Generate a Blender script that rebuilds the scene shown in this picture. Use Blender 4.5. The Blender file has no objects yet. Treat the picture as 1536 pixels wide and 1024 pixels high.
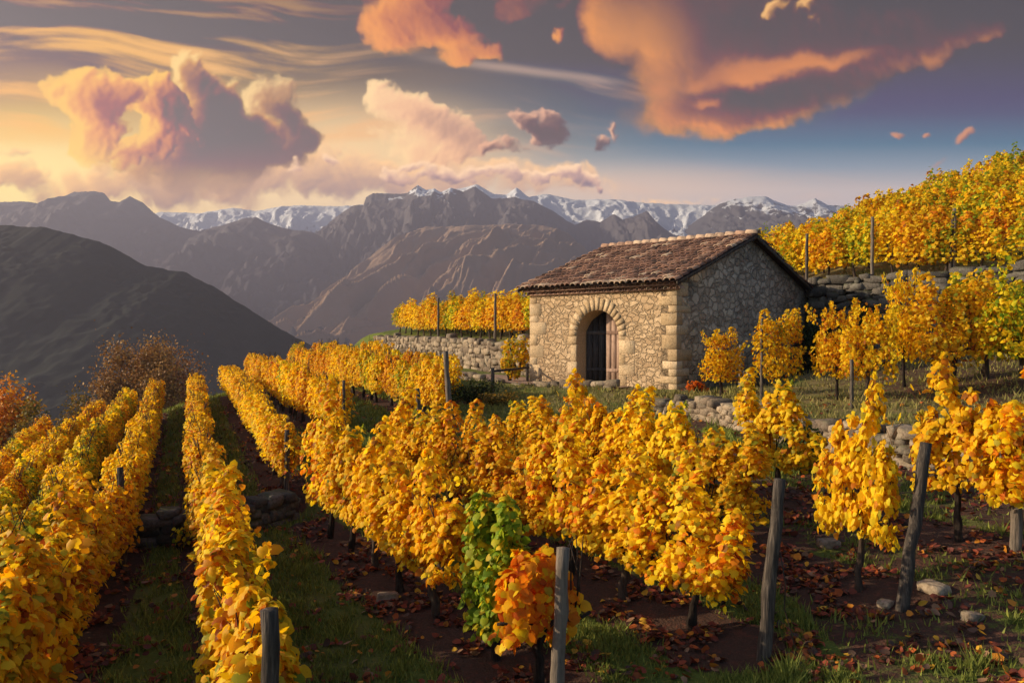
import bpy, math, random
import numpy as np
from math import radians, sin, cos, tan, pi, sqrt, atan2
from mathutils import Vector, Matrix

random.seed(7)
RNG = np.random.default_rng(11)
SC = bpy.context.scene
COL = SC.collection
F_PX = 1195.0            # focal length of the photograph in its own pixels (28 mm on 36 mm)
HORIZON = 500.0

# ------------------------------------------------------------------ light direction
SUN_AZ = atan2(-0.975, 0.05)          # measured from +Y towards +X
SUN_EL = radians(21)
SUN_DIR = Vector((sin(SUN_AZ) * cos(SUN_EL), cos(SUN_AZ) * cos(SUN_EL), sin(SUN_EL)))

# ------------------------------------------------------------------ node helpers
class NT:
    """short hand for building node trees"""
    def __init__(self, tree):
        self.t = tree
        self.n = tree.nodes
        self.l = tree.links

    def node(self, typ, **kw):
        nd = self.n.new(typ)
        for k, v in kw.items():
            setattr(nd, k, v)
        return nd

    def put(self, sock, v):
        if v is None:
            return
        if isinstance(v, bpy.types.NodeSocket):
            self.l.new(v, sock)
        elif isinstance(v, (int, float)):
            sock.default_value = float(v) if not hasattr(sock.default_value, '__len__') else [v] * len(sock.default_value)
        else:
            v = list(v)
            if hasattr(sock.default_value, '__len__') and len(sock.default_value) == 4 and len(v) == 3:
                v = v + [1.0]
            sock.default_value = v

    def m(self, op, a, b=None, c=None, clamp=False):
        nd = self.node('ShaderNodeMath', operation=op, use_clamp=clamp)
        self.put(nd.inputs[0], a); self.put(nd.inputs[1], b)
        if c is not None:
            self.put(nd.inputs[2], c)
        return nd.outputs[0]

    def add(self, a, b): return self.m('ADD', a, b)
    def sub(self, a, b): return self.m('SUBTRACT', a, b)
    def mul(self, a, b): return self.m('MULTIPLY', a, b)

    def v(self, op, a, b=None, scale=None):
        nd = self.node('ShaderNodeVectorMath', operation=op)
        self.put(nd.inputs[0], a)
        if b is not None:
            self.put(nd.inputs[1], b)
        if scale is not None:
            self.put(nd.inputs[3], scale)
        return nd.outputs['Value'] if op in ('LENGTH', 'DOT_PRODUCT', 'DISTANCE') else nd.outputs[0]

    def ramp(self, x, a, b, lo=0.0, hi=1.0, smooth=True):
        nd = self.node('ShaderNodeMapRange', interpolation_type='SMOOTHSTEP' if smooth else 'LINEAR')
        self.put(nd.inputs[0], x)
        nd.inputs[1].default_value = a; nd.inputs[2].default_value = b
        nd.inputs[3].default_value = lo; nd.inputs[4].default_value = hi
        return nd.outputs[0]

    def mix(self, f, a, b, blend='MIX'):
        nd = self.node('ShaderNodeMix', data_type='RGBA', blend_type=blend)
        self.put(nd.inputs[0], f); self.put(nd.inputs[6], a); self.put(nd.inputs[7], b)
        return nd.outputs[2]

    def noise(self, vec, scale, detail=4, rough=0.55, dist=0.0, color=False, dim='3D'):
        nd = self.node('ShaderNodeTexNoise', noise_dimensions=dim)
        if vec is not None:
            self.put(nd.inputs['Vector'], vec)
        nd.inputs['Scale'].default_value = scale
        nd.inputs['Detail'].default_value = detail
        nd.inputs['Roughness'].default_value = rough
        nd.inputs['Distortion'].default_value = dist
        return nd.outputs['Color'] if color else nd.outputs[0]

    def voro(self, vec, scale, feature='F1', rnd=1.0, out='Distance', smooth=None, detail=0):
        nd = self.node('ShaderNodeTexVoronoi', feature=feature)
        if vec is not None:
            self.put(nd.inputs['Vector'], vec)
        nd.inputs['Scale'].default_value = scale
        nd.inputs['Randomness'].default_value = rnd
        if smooth is not None:
            nd.inputs['Smoothness'].default_value = smooth
        if detail:
            nd.inputs['Detail'].default_value = detail
        return nd.outputs[out]

    def colramp(self, x, stops, interp='LINEAR'):
        nd = self.node('ShaderNodeValToRGB')
        nd.color_ramp.interpolation = interp
        e = nd.color_ramp.elements
        while len(e) < len(stops):
            e.new(0.5)
        for k, (p, c) in enumerate(stops):
            e[k].position = p
            e[k].color = (c[0], c[1], c[2], 1)
        self.put(nd.inputs[0], x)
        return nd.outputs[0]


def srgb(r, g, b):
    f = lambda c: (c / 255 / 12.92) if c / 255 <= 0.04045 else ((c / 255 + 0.055) / 1.055) ** 2.4
    return (f(r), f(g), f(b))


def new_mat(name):
    m = bpy.data.materials.new(name)
    m.use_nodes = True
    t = NT(m.node_tree)
    t.n.clear()
    out = t.node('ShaderNodeOutputMaterial')
    return m, t, out


def pbsdf(t, out, color, rough=0.8, spec=0.3, bump=None, bump_strength=0.5, bump_dist=0.05):
    p = t.node('ShaderNodeBsdfPrincipled')
    t.put(p.inputs['Base Color'], color)
    t.put(p.inputs['Roughness'], rough)
    p.inputs['Specular IOR Level'].default_value = spec
    if bump is not None:
        b = t.node('ShaderNodeBump')
        b.inputs['Strength'].default_value = bump_strength
        b.inputs['Distance'].default_value = bump_dist
        t.put(b.inputs['Height'], bump)
        t.l.new(b.outputs[0], p.inputs['Normal'])
    t.l.new(p.outputs[0], out.inputs[0])
    return p
# ------------------------------------------------------------------ numpy noise
_perm = np.random.default_rng(3).permutation(4096).astype(np.int32)
_ang = np.random.default_rng(4).random(4096) * 2 * np.pi
_gx, _gy = np.cos(_ang).astype(np.float32), np.sin(_ang).astype(np.float32)


def perlin(x, y, seed=0):
    x = np.asarray(x, np.float32) + np.float32(seed * 17.31 + 100.5)
    y = np.asarray(y, np.float32) + np.float32(seed * 9.77 + 100.5)
    xi = np.floor(x).astype(np.int32); yi = np.floor(y).astype(np.int32)
    fx = x - xi; fy = y - yi
    u = fx * fx * fx * (fx * (fx * 6 - 15) + 10); v = fy * fy * fy * (fy * (fy * 6 - 15) + 10)

    def g(ix, iy, dx, dy):
        h = _perm[(_perm[ix & 4095] + iy) & 4095]
        return _gx[h] * dx + _gy[h] * dy
    a = g(xi, yi, fx, fy); b = g(xi + 1, yi, fx - 1, fy)
    c = g(xi, yi + 1, fx, fy - 1); d = g(xi + 1, yi + 1, fx - 1, fy - 1)
    return (a + u * (b - a) + v * ((c + u * (d - c)) - (a + u * (b - a)))) * 1.4


def fbm(x, y, octv=5, rough=0.5, seed=0, kind='fbm'):
    s = 0.0; amp = 1.0; tot = 0.0; f = 1.0
    for k in range(octv):
        n = perlin(x * f, y * f, seed + k * 3)
        if kind == 'billow':
            n = np.abs(n) * 2 - 0.55
        elif kind == 'ridge':
            n = (1 - np.abs(n) * 2.2)
        s = s + n * amp
        tot += amp
        amp *= rough; f *= 2.03
    return s / tot


def sstep(x, a, b):
    t = np.clip((x - a) / (b - a), 0, 1)
    return t * t * (3 - 2 * t)
# ================================================================== SKY (world)
SKY_AZ, SKY_T0, SKY_T1 = 0.80, -0.08, 0.64      # bearing and height range of the clouded part of the sky


HAZE_DENSITY = 0.00037
AIR, AIR_L, AIR_R = (0.104, 0.094, 0.106), 0.9, 0.45     # brightness of the valley air and how it changes with bearing
EXPO = 2.05


def sky_colours(px, py):
    """colour of the evening sky for bearings/heights given in chart units (numpy arrays)"""
    C = lambda *c: np.array(srgb(*c), np.float32)
    H, W = px.shape

    def mixc(f, a, b):
        return a + (b - a) * f[..., None]

    def grad(y, stops):
        ys = [s[0] for s in stops]
        return np.stack([np.interp(y, ys, [srgb(*s[1])[k] for s in stops]) for k in range(3)], -1).astype(np.float32)

    def blob(cx, cy, rx, ry, rot=0.0, w=1.0, p=None):
        X, Y = p if p is not None else (px, py)
        c, s = cos(radians(rot)), sin(radians(rot))
        dx, dy = X - cx, Y - cy
        u = (dx * c - dy * s) / rx; v = (dx * s + dy * c) / ry
        return w * (1 - sstep(np.sqrt(u * u + v * v), 0, 1))

    def total(blobs, p=None):
        s = 0
        for b in blobs:
            s = s + blob(*b, p=p)
        return s

    right = grad(py, [(-300, (26, 32, 50)), (0, (38, 50, 74)), (90, (48, 68, 96)), (170, (70, 96, 122)), (215, (98, 124, 146)), (250, (142, 152, 166)),
                      (285, (190, 178, 178)), (330, (190, 178, 180)), (560, (150, 140, 146))])
    left = grad(py, [(-300, (46, 48, 62)), (0, (84, 84, 92)), (50, (118, 110, 104)), (100, (160, 136, 112)), (150, (200, 166, 126)), (205, (228, 192, 142)),
                     (255, (250, 220, 164)), (300, (246, 214, 172)), (560, (190, 160, 140))])
    col = mixc(sstep(px + (300 - py) * 0.5, 60, 1180), left, right)
    col = mixc(blob(20, 262, 330, 130, 0, 0.9), col, C(255, 228, 168))
    col = mixc(blob(520, 225, 360, 110, 0, 0.8), col, C(250, 212, 164))
    col = mixc(blob(960, 275, 330, 46, 0, 0.5), col, C(222, 190, 172))

    # ---- veils of cirrus
    w1 = fbm(px / 300, py / 240, 3, 0.4, 1); w2 = fbm(px / 340, py / 260, 2, 0.4, 9)
    X = px + 90 * w1; Y = py + 46 * w2 + (px - 400) * -0.09
    ci = fbm(X / 460, Y / 40, 7, 0.57, 21)
    ci2 = fbm(X / 560 + 7, Y / 60 + 3, 6, 0.48, 33)
    m1 = np.minimum(total([(200, 80, 620, 170, 0, 1.0), (560, 180, 430, 110, -6, 1.0), (880, 125, 260, 30, -6, 0.7), (20, 140, 330, 150, 0, .8),
                           (1060, 282, 330, 40, 0, 0.45)]), 1)
    m2 = np.minimum(total([(330, 20, 640, 90, 0, 1.0), (560, 112, 300, 60, -6, 0.9), (120, 100, 260, 30, 0, .7), (760, 180, 200, 70, 0, .4)]), 1)
    col = mixc(sstep(ci2, -0.16, 0.26) * m2 * 0.85, col, mixc(sstep(py, 0, 140), C(72, 70, 80), C(126, 112, 108)))
    lit = mixc(sstep(px, 100, 1000), C(254, 194, 126), C(226, 178, 152))
    col = mixc(sstep(ci, -0.10, 0.36) * m1 * 0.85, col, lit)
    tr = np.exp(-((py - (106 + (px - 770) * 0.125 + 5 * w1)) / 7) ** 2) * sstep(px, 560, 760) * (1 - sstep(px, 890, 960))
    col = mixc(tr * (0.45 + 0.3 * w2), col, C(196, 166, 150))

    # ---- heaped clouds
    wx = 38 * fbm(px / 100, py / 100, 5, 0.55, 41) + 7 * fbm(px / 22, py / 22, 3, 0.5, 45)
    wy = 34 * fbm(px / 100, py / 100, 5, 0.55, 51) + 7 * fbm(px / 22, py / 22, 3, 0.5, 55)

    def layer(col, blobs, lit, mid, dark, bs=60, bk=0.5, nk=0.3, t0=0.16, t1=0.34, dirn=(-0.9, -0.35), absorb=0.020, relief=1.0, soft=None,
              tints=(), opa=1.0, seed=60, amb=0.0, warp=1.0, fade=None):
        # work only inside the layer's own window
        m = 45
        x0 = min(b[0] - max(b[2], b[3]) for b in blobs) - m; x1 = max(b[0] + max(b[2], b[3]) for b in blobs) + m
        y0 = min(b[1] - max(b[2] * 0.5, b[3]) for b in blobs) - m; y1 = max(b[1] + max(b[2] * 0.5, b[3]) for b in blobs) + m
        row = px[H // 2]; cen = py[:, W // 2]
        i0, i1 = np.searchsorted(row, [x0, x1]); j0, j1 = np.searchsorted(cen, [y0 - 60, y1 + 30])
        j0 = max(j0, 0)
        if i1 - i0 < 4 or j1 - j0 < 4:
            return col
        win = (slice(j0, j1), slice(i0, i1))
        Xp, Yp = px[win], py[win]
        cw = col[win]
        P = (Xp + wx[win] * warp, Yp + wy[win] * warp)
        B = total(blobs, P)
        bil = fbm(P[0] / bs, P[1] / bs, 5, 0.44, seed, 'billow')
        n = fbm(P[0] / (bs * 1.7), P[1] / (bs * 1.7), 5, 0.55, seed + 20)
        D = B + (bk * bil + nk * n) * sstep(B, 0.0, 0.35)
        a = sstep(D, t0, t1)
        if soft is not None:
            a = a * (1 - soft) + sstep(D, t0 - 0.10, t1 + 0.30) * soft
        th = np.clip(D - t0, 0, 1.6) ** 0.7
        L = math.hypot(*dirn); ux, uy = dirn[0] / L, dirn[1] / L
        kx = (row[i1 - 1] - row[i0]) / (i1 - 1 - i0); ky = (cen[j1 - 1] - cen[j0]) / (j1 - 1 - j0)
        od = np.zeros_like(D); s = 2.0; ds = 3.0
        for k in range(13):
            ix = int(round(ux * s / kx)); iy = int(round(uy * s / ky))
            od += np.roll(np.roll(th, -ix, 1), -iy, 0) * ds
            s += ds; ds *= 1.2
        T = np.exp(-od * absorb)
        sm = th
        for _ in range(2):
            sm = (sm + np.roll(sm, 1, 0) + np.roll(sm, -1, 0)) / 3
            sm = (sm + np.roll(sm, 1, 1) + np.roll(sm, -1, 1)) / 3
        gy, gx = np.gradient(sm)
        rel = np.tanh((gx / kx * -ux + gy / ky * -uy) * 13 * relief)
        sh = np.clip(T * (0.80 + 0.50 * rel) + 0.16 * rel + amb, 0, 1.15)
        c = mixc(sstep(sh, 0.0, 0.5), np.broadcast_to(dark, cw.shape), np.broadcast_to(mid, cw.shape))
        c = mixc(sstep(sh, 0.32, 0.95), c, np.broadcast_to(lit, cw.shape))
        for b, tc in tints:
            c = mixc(blob(*b, p=(Xp, Yp)), c, c * 0.35 + C(*tc) * 0.65)
        if fade is not None:
            a = a * (1 - sstep(Yp, *fade))
        col = col.copy()
        col[win] = mixc(a * opa, cw, c)
        return col

    far = [(330, 272, 360, 62, 0, 0.95), (150, 290, 200, 30, 0, .6), (560, 268, 240, 46, 0, 0.6), (720, 262, 220, 46, 0, 0.75), (860, 275, 110, 34, 0, 0.6), (15, 268, 75, 34, 0, .9),
           (15, 234, 55, 12, 0, .8), (500, 225, 110, 46, 0, 0.4), (1000, 300, 200, 18, 0, .35)]
    col = layer(col, far, C(255, 206, 158), C(206, 170, 152), C(160, 142, 148), bs=46, bk=0.45, nk=0.35, t0=0.18, t1=0.5, dirn=(-0.5, -0.9), absorb=0.02,
                soft=0.85, seed=70, relief=.35)
    # the tower: knob and right shoulder first, then the glowing left flank in front of them
    tints = [((330, 290, 420, 105, 0, .95), (172, 148, 150))]
    c1 = [(410, 160, 58, 62, 0, 1.0), (430, 215, 66, 62, 0, .8), (458, 205, 40, 34, 0, .6), (380, 235, 100, 60, 0, .7)]
    col = layer(col, c1, C(255, 216, 158), C(196, 150, 122), C(124, 104, 106), bs=44, bk=0.36, nk=0.2, t0=0.14, t1=0.40, dirn=(-0.95, -0.35), absorb=0.040,
                relief=1.1, seed=82, soft=0.5, tints=tints, fade=(235, 320))
    c2 = [(288, 104, 40, 36, 0, 1.0), (320, 140, 62, 54, 0, 1.0), (300, 190, 110, 90, 0, 1.0), (350, 220, 110, 90, 0, .8), (270, 245, 190, 70, 0, 0.8)]
    col = layer(col, c2, C(255, 214, 150), C(206, 152, 112), C(118, 98, 100), bs=50, bk=0.34, nk=0.2, t0=0.14, t1=0.38, dirn=(-0.80, -0.60), absorb=0.042,
                relief=1.1, seed=86, soft=0.4, tints=tints, fade=(235, 325))
    c3 = [(225, 140, 62, 46, 0, .95), (255, 165, 56, 50, 0, .9), (232, 205, 56, 60, 0, .8), (300, 190, 40, 30, -20, .45), (180, 235, 60, 50, 0, .6)]
    col = layer(col, c3, C(255, 202, 118), C(222, 154, 92), C(126, 98, 94), bs=40, bk=0.4, nk=0.22, t0=0.2, t1=0.34, dirn=(-0.95, -0.2), absorb=0.030,
                relief=1.1, seed=80, soft=0.2, tints=tints, fade=(235, 320))
    c4 = [(112, 138, 66, 46, 0, 0.95), (165, 140, 60, 46, 0, .9), (150, 180, 66, 60, 0, 0.9), (140, 225, 52, 50, 0, 0.75), (205, 130, 40, 26, 0, .6)]
    col = layer(col, c4, C(255, 204, 112), C(236, 168, 88), C(160, 112, 88), bs=46, bk=0.42, nk=0.22, t0=0.2, t1=0.34, dirn=(-0.95, -0.2), absorb=0.016,
                relief=1.1, seed=88, soft=0.45, tints=[((120, 250, 120, 60, 0, .8), (255, 220, 160))], fade=(225, 300))
    puffs = [(575, 150, 36, 40, 0, 1.0), (610, 170, 60, 36, 0, 0.9), (660, 185, 80, 30, -4, 0.7), (700, 212, 100, 30, -4, 0.75), (610, 205, 80, 40, 0, 0.6),
             (645, 236, 110, 26, 0, .6)]
    col = layer(col, puffs, C(255, 216, 166), C(240, 188, 154), C(180, 144, 134), bs=40, bk=0.38, nk=0.3, t0=0.2, t1=0.42, dirn=(-0.9, -0.4), absorb=0.012, seed=90, soft=.5, relief=.6)
    grey = [(790, 175, 55, 24, -8, 0.9), (828, 192, 34, 34, 0, 0.85), (922, 200, 12, 30, 8, 0.55), (905, 215, 40, 20, 0, .4), (760, 215, 90, 22, 0, .5)]
    col = layer(col, grey, C(232, 178, 150), C(160, 126, 120), C(112, 96, 104), bs=34, bk=0.4, nk=0.35, t0=0.2, t1=0.46, dirn=(-0.8, -0.5), absorb=0.09, seed=95, soft=.4)
    low = [(815, 270, 30, 14, 0, 0.9), (850, 264, 34, 18, 0, 0.95), (885, 278, 42, 20, 0, .8), (910, 292, 14, 9, 35, .9), (680, 258, 80, 22, 0, .75), (760, 262, 70, 22, 0, .7),
           (590, 262, 60, 18, 0, .55), (615, 246, 40, 12, 0, .6), (495, 240, 28, 16, 0, .6), (440, 262, 30, 40, 20, .5)]
    col = layer(col, low, C(255, 214, 178), C(206, 168, 158), C(146, 130, 142), bs=26, bk=0.36, nk=0.3, t0=0.2, t1=0.42, dirn=(-0.55, -0.9), absorb=0.07, seed=97, soft=.45, relief=.5)
    sheet = [(1130, 120, 300, 95, 6, 0.7), (1020, 45, 170, 90, 0, 1.0), (1180, 40, 200, 90, 6, 0.9), (1330, 60, 230, 85, 14, 0.8), (1060, 180, 190, 50, 4, 0.6),
             (1430, 50, 200, 48, 12, .6), (905, 30, 60, 90, 0, 0.7), (1150, 165, 240, 50, 8, .5), (1080, -60, 420, 90, 0, .9)]
    col = layer(col, sheet, C(230, 150, 66), C(156, 108, 74), C(88, 72, 70), bs=170, bk=0.30, nk=0.35, t0=0.18, t1=0.5, dirn=(-0.92, 0.30), absorb=0.020,
                relief=1.3, seed=101, soft=0.8, warp=0.8, amb=0.05,
                tints=[((940, 60, 130, 100, 0, 1.0), (224, 150, 70)), ((985, 140, 60, 36, 0, .8), (206, 136, 80))])
    band = [(1120, 112, 130, 38, 5, 0.95), (1200, 96, 130, 32, 10, 0.8), (985, 135, 44, 44, 0, 0.8), (1060, 158, 36, 16, 0, .7), (1040, 126, 40, 24, 0, .55),
            (1260, 84, 100, 20, 10, .5), (1400, 90, 60, 24, 24, .5)]
    col = layer(col, band, C(226, 146, 70), C(200, 130, 72), C(140, 96, 72), bs=110, bk=0.2, nk=0.4, t0=0.10, t1=0.85, dirn=(-0.7, 0.7), absorb=0.008, relief=.5, seed=105, soft=1.0, opa=.9, warp=.8)
    knob = [(1160, 16, 34, 16, 10, 1.0), (1212, 14, 34, 14, 30, .7), (1225, 36, 16, 22, 0, .5)]
    col = layer(col, knob, C(240, 184, 120), C(200, 146, 100), C(126, 100, 84), bs=24, bk=0.35, nk=0.3, t0=0.16, t1=0.5, dirn=(-0.7, -0.4), absorb=0.05, seed=107, soft=.6)
    orange = [(575, 40, 50, 50, 0, 0.95), (630, 30, 80, 56, 0, 0.8), (690, 55, 70, 44, -12, 0.85), (740, 78, 36, 26, -14, 0.7), (620, -10, 110, 40, 0, 0.8),
              (843, 60, 14, 22, -24, .75), (690, 85, 60, 20, 0, .5)]
    col = layer(col, orange, C(240, 160, 48), C(208, 132, 48), C(138, 86, 50), bs=70, bk=0.30, nk=0.35, t0=0.16, t1=0.5, dirn=(-0.8, 0.25), absorb=0.013, relief=1.3, seed=111, soft=.6)
    brown = [(800, 0, 150, 36, 0, 0.8), (770, 25, 80, 24, 0, .5)]
    col = layer(col, brown, C(170, 112, 70), C(140, 96, 68), C(96, 74, 66), bs=60, bk=0.3, nk=0.4, t0=0.15, t1=0.6, dirn=(-0.8, 0.35), absorb=0.03, seed=115, soft=.8)
    pink = [(1444, 202, 26, 13, 35, .95), (1342, 205, 20, 8, 0, .8), (1388, 203, 12, 6, 0, .6), (1400, 246, 44, 10, 40, .3)]
    col = layer(col, pink, C(206, 146, 120), C(176, 128, 116), C(130, 108, 112), bs=24, bk=0.3, nk=0.3, t0=0.16, t1=0.5, seed=117, soft=.6, warp=.4)
    return col


def build_world():
    W, H = 1560, 700
    az = (np.arange(W, dtype=np.float32) + 0.5) / W * 2 * SKY_AZ - SKY_AZ
    te = (np.arange(H, dtype=np.float32) + 0.5) / H * (SKY_T1 - SKY_T0) + SKY_T0
    AZ, TE = np.meshgrid(az, te)
    px = 768 + F_PX * np.tan(AZ); py = 500 - F_PX * TE / np.cos(AZ)
    rgb = sky_colours(px[::-1], py[::-1])[::-1]
    # the valley air lies between the eye and the sky: the sky itself is stronger than it looks through it
    el = np.arctan(TE)
    path = np.minimum(700.0 / np.maximum(np.sin(el), 1e-3), 4300.0 / np.maximum(np.cos(AZ), 0.4))
    T = np.exp(-HAZE_DENSITY * path)[..., None]
    air = np.array(AIR, np.float32) * np.exp(-np.where(AZ < 0, AIR_L, AIR_R) * AZ)[..., None]
    rgb = np.maximum(rgb / EXPO - air * (1 - T), 0.03 * rgb / EXPO) / T
    img = bpy.data.images.new('evening_sky', W, H, alpha=False, float_buffer=True)
    buf = np.ones((H, W, 4), np.float32); buf[..., :3] = rgb
    img.colorspace_settings.name = 'Linear Rec.709'
    img.pixels.foreach_set(buf.ravel())
    img.pack()

    w = bpy.data.worlds.new("World")
    SC.world = w
    w.use_nodes = True
    t = NT(w.node_tree)
    t.n.clear()
    out = t.node('ShaderNodeOutputWorld')
    tc = t.node('ShaderNodeTexCoord')
    sep = t.node('ShaderNodeSeparateXYZ')
    t.l.new(tc.outputs['Generated'], sep.inputs[0])
    X, Y, Z = sep.outputs
    a = t.m('ARCTAN2', X, Y)
    hyp = t.m('MAXIMUM', t.m('SQRT', t.add(t.mul(X, X), t.mul(Y, Y))), 0.02)
    e = t.m('DIVIDE', Z, hyp)
    cmb = t.node('ShaderNodeCombineXYZ')
    t.put(cmb.inputs[0], t.m('MULTIPLY_ADD', a, 0.5 / SKY_AZ, 0.5))
    t.put(cmb.inputs[1], t.m('MULTIPLY_ADD', e, 1 / (SKY_T1 - SKY_T0), -SKY_T0 / (SKY_T1 - SKY_T0)))
    tex = t.node('ShaderNodeTexImage', image=img, interpolation='Cubic', extension='EXTEND')
    t.put(tex.inputs[0], cmb.outputs[0])
    sky = t.node('ShaderNodeTexSky', sky_type='NISHITA')
    sky.sun_disc = False
    sky.sun_elevation = SUN_EL
    sky.sun_rotation = SUN_AZ
    sky.dust_density = 2.0; sky.ozone_density = 2.0
    day = t.mix(1.0, sky.outputs[0], (0.085, 0.085, 0.085), 'MULTIPLY')      # Nishita daylight for the rest of the dome
    edge = t.mul(t.ramp(t.m('ABSOLUTE', a), SKY_AZ * 0.80, SKY_AZ * 0.99, 1, 0), t.ramp(e, SKY_T1 * 0.80, SKY_T1 * 0.99, 1, 0))
    c = t.mix(edge, day, tex.outputs[0])
    c = t.mix(t.ramp(e, -0.07, -0.02), srgb(74, 68, 72), c)
    bg = t.node('ShaderNodeBackground')
    t.put(bg.inputs[0], c)
    bg.inputs[1].default_value = 1.0
    t.l.new(bg.outputs[0], out.inputs[0])


def build_camera_and_sun():
    cam = bpy.data.cameras.new('camera')
    cam.lens = 28.0; cam.sensor_width = 36.0; cam.sensor_fit = 'HORIZONTAL'
    cam.clip_start = 0.1; cam.clip_end = 60000
    ob = bpy.data.objects.new('camera', cam)
    COL.objects.link(ob)
    ob.location = (0, 0, 0)
    ob.rotation_euler = (radians(90) - math.atan((512 - HORIZON) / F_PX), 0, 0)
    SC.camera = ob
    sun = bpy.data.lights.new('sun', 'SUN')
    sun.energy = 5.0
    sun.color = (1.0, 0.82, 0.57)
    sun.angle = radians(0.6)
    so = bpy.data.objects.new('sun', sun)
    COL.objects.link(so)
    so.rotation_euler = SUN_DIR.to_track_quat('Z', 'Y').to_euler()
    vs = SC.view_settings
    vs.view_transform = 'Standard'; vs.look = 'None'; vs.exposure = math.log2(EXPO); vs.gamma = 1.0; vs.use_curve_mapping = False


build_world()
build_camera_and_sun()
# ------------------------------------------------------------------ scene-graph helpers
def np_mesh(name, V, faces, mats=(), smooth=False, attrs=None, mat_idx=None):
    """mesh from numpy vertices and a list of (n,k) face arrays"""
    me = bpy.data.meshes.new(name)
    V = np.ascontiguousarray(V, np.float32)
    faces = [np.asarray(f, np.int32) for f in faces if len(f)]
    tot = sum(len(f) for f in faces); nl = sum(f.size for f in faces)
    me.vertices.add(len(V)); me.vertices.foreach_set('co', V.ravel())
    me.loops.add(nl); me.loops.foreach_set('vertex_index', np.concatenate([f.ravel() for f in faces]))
    sizes = np.concatenate([np.full(len(f), f.shape[1], np.int32) for f in faces])
    me.polygons.add(tot)
    me.polygons.foreach_set('loop_start', np.concatenate([[0], np.cumsum(sizes)[:-1]]).astype(np.int32))
    if smooth:
        me.polygons.foreach_set('use_smooth', np.ones(tot, bool))
    if mat_idx is not None:
        me.polygons.foreach_set('material_index', np.asarray(mat_idx, np.int32))
    for m in mats:
        me.materials.append(m)
    me.update(calc_edges=True)
    for k, (kind, data) in (attrs or {}).items():
        a = me.attributes.new(k, kind, 'POINT')
        data = np.asarray(data, np.float32)
        a.data.foreach_set('color' if kind == 'FLOAT_COLOR' else 'value', data.ravel())
    me.validate(verbose=False)
    return me


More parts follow.
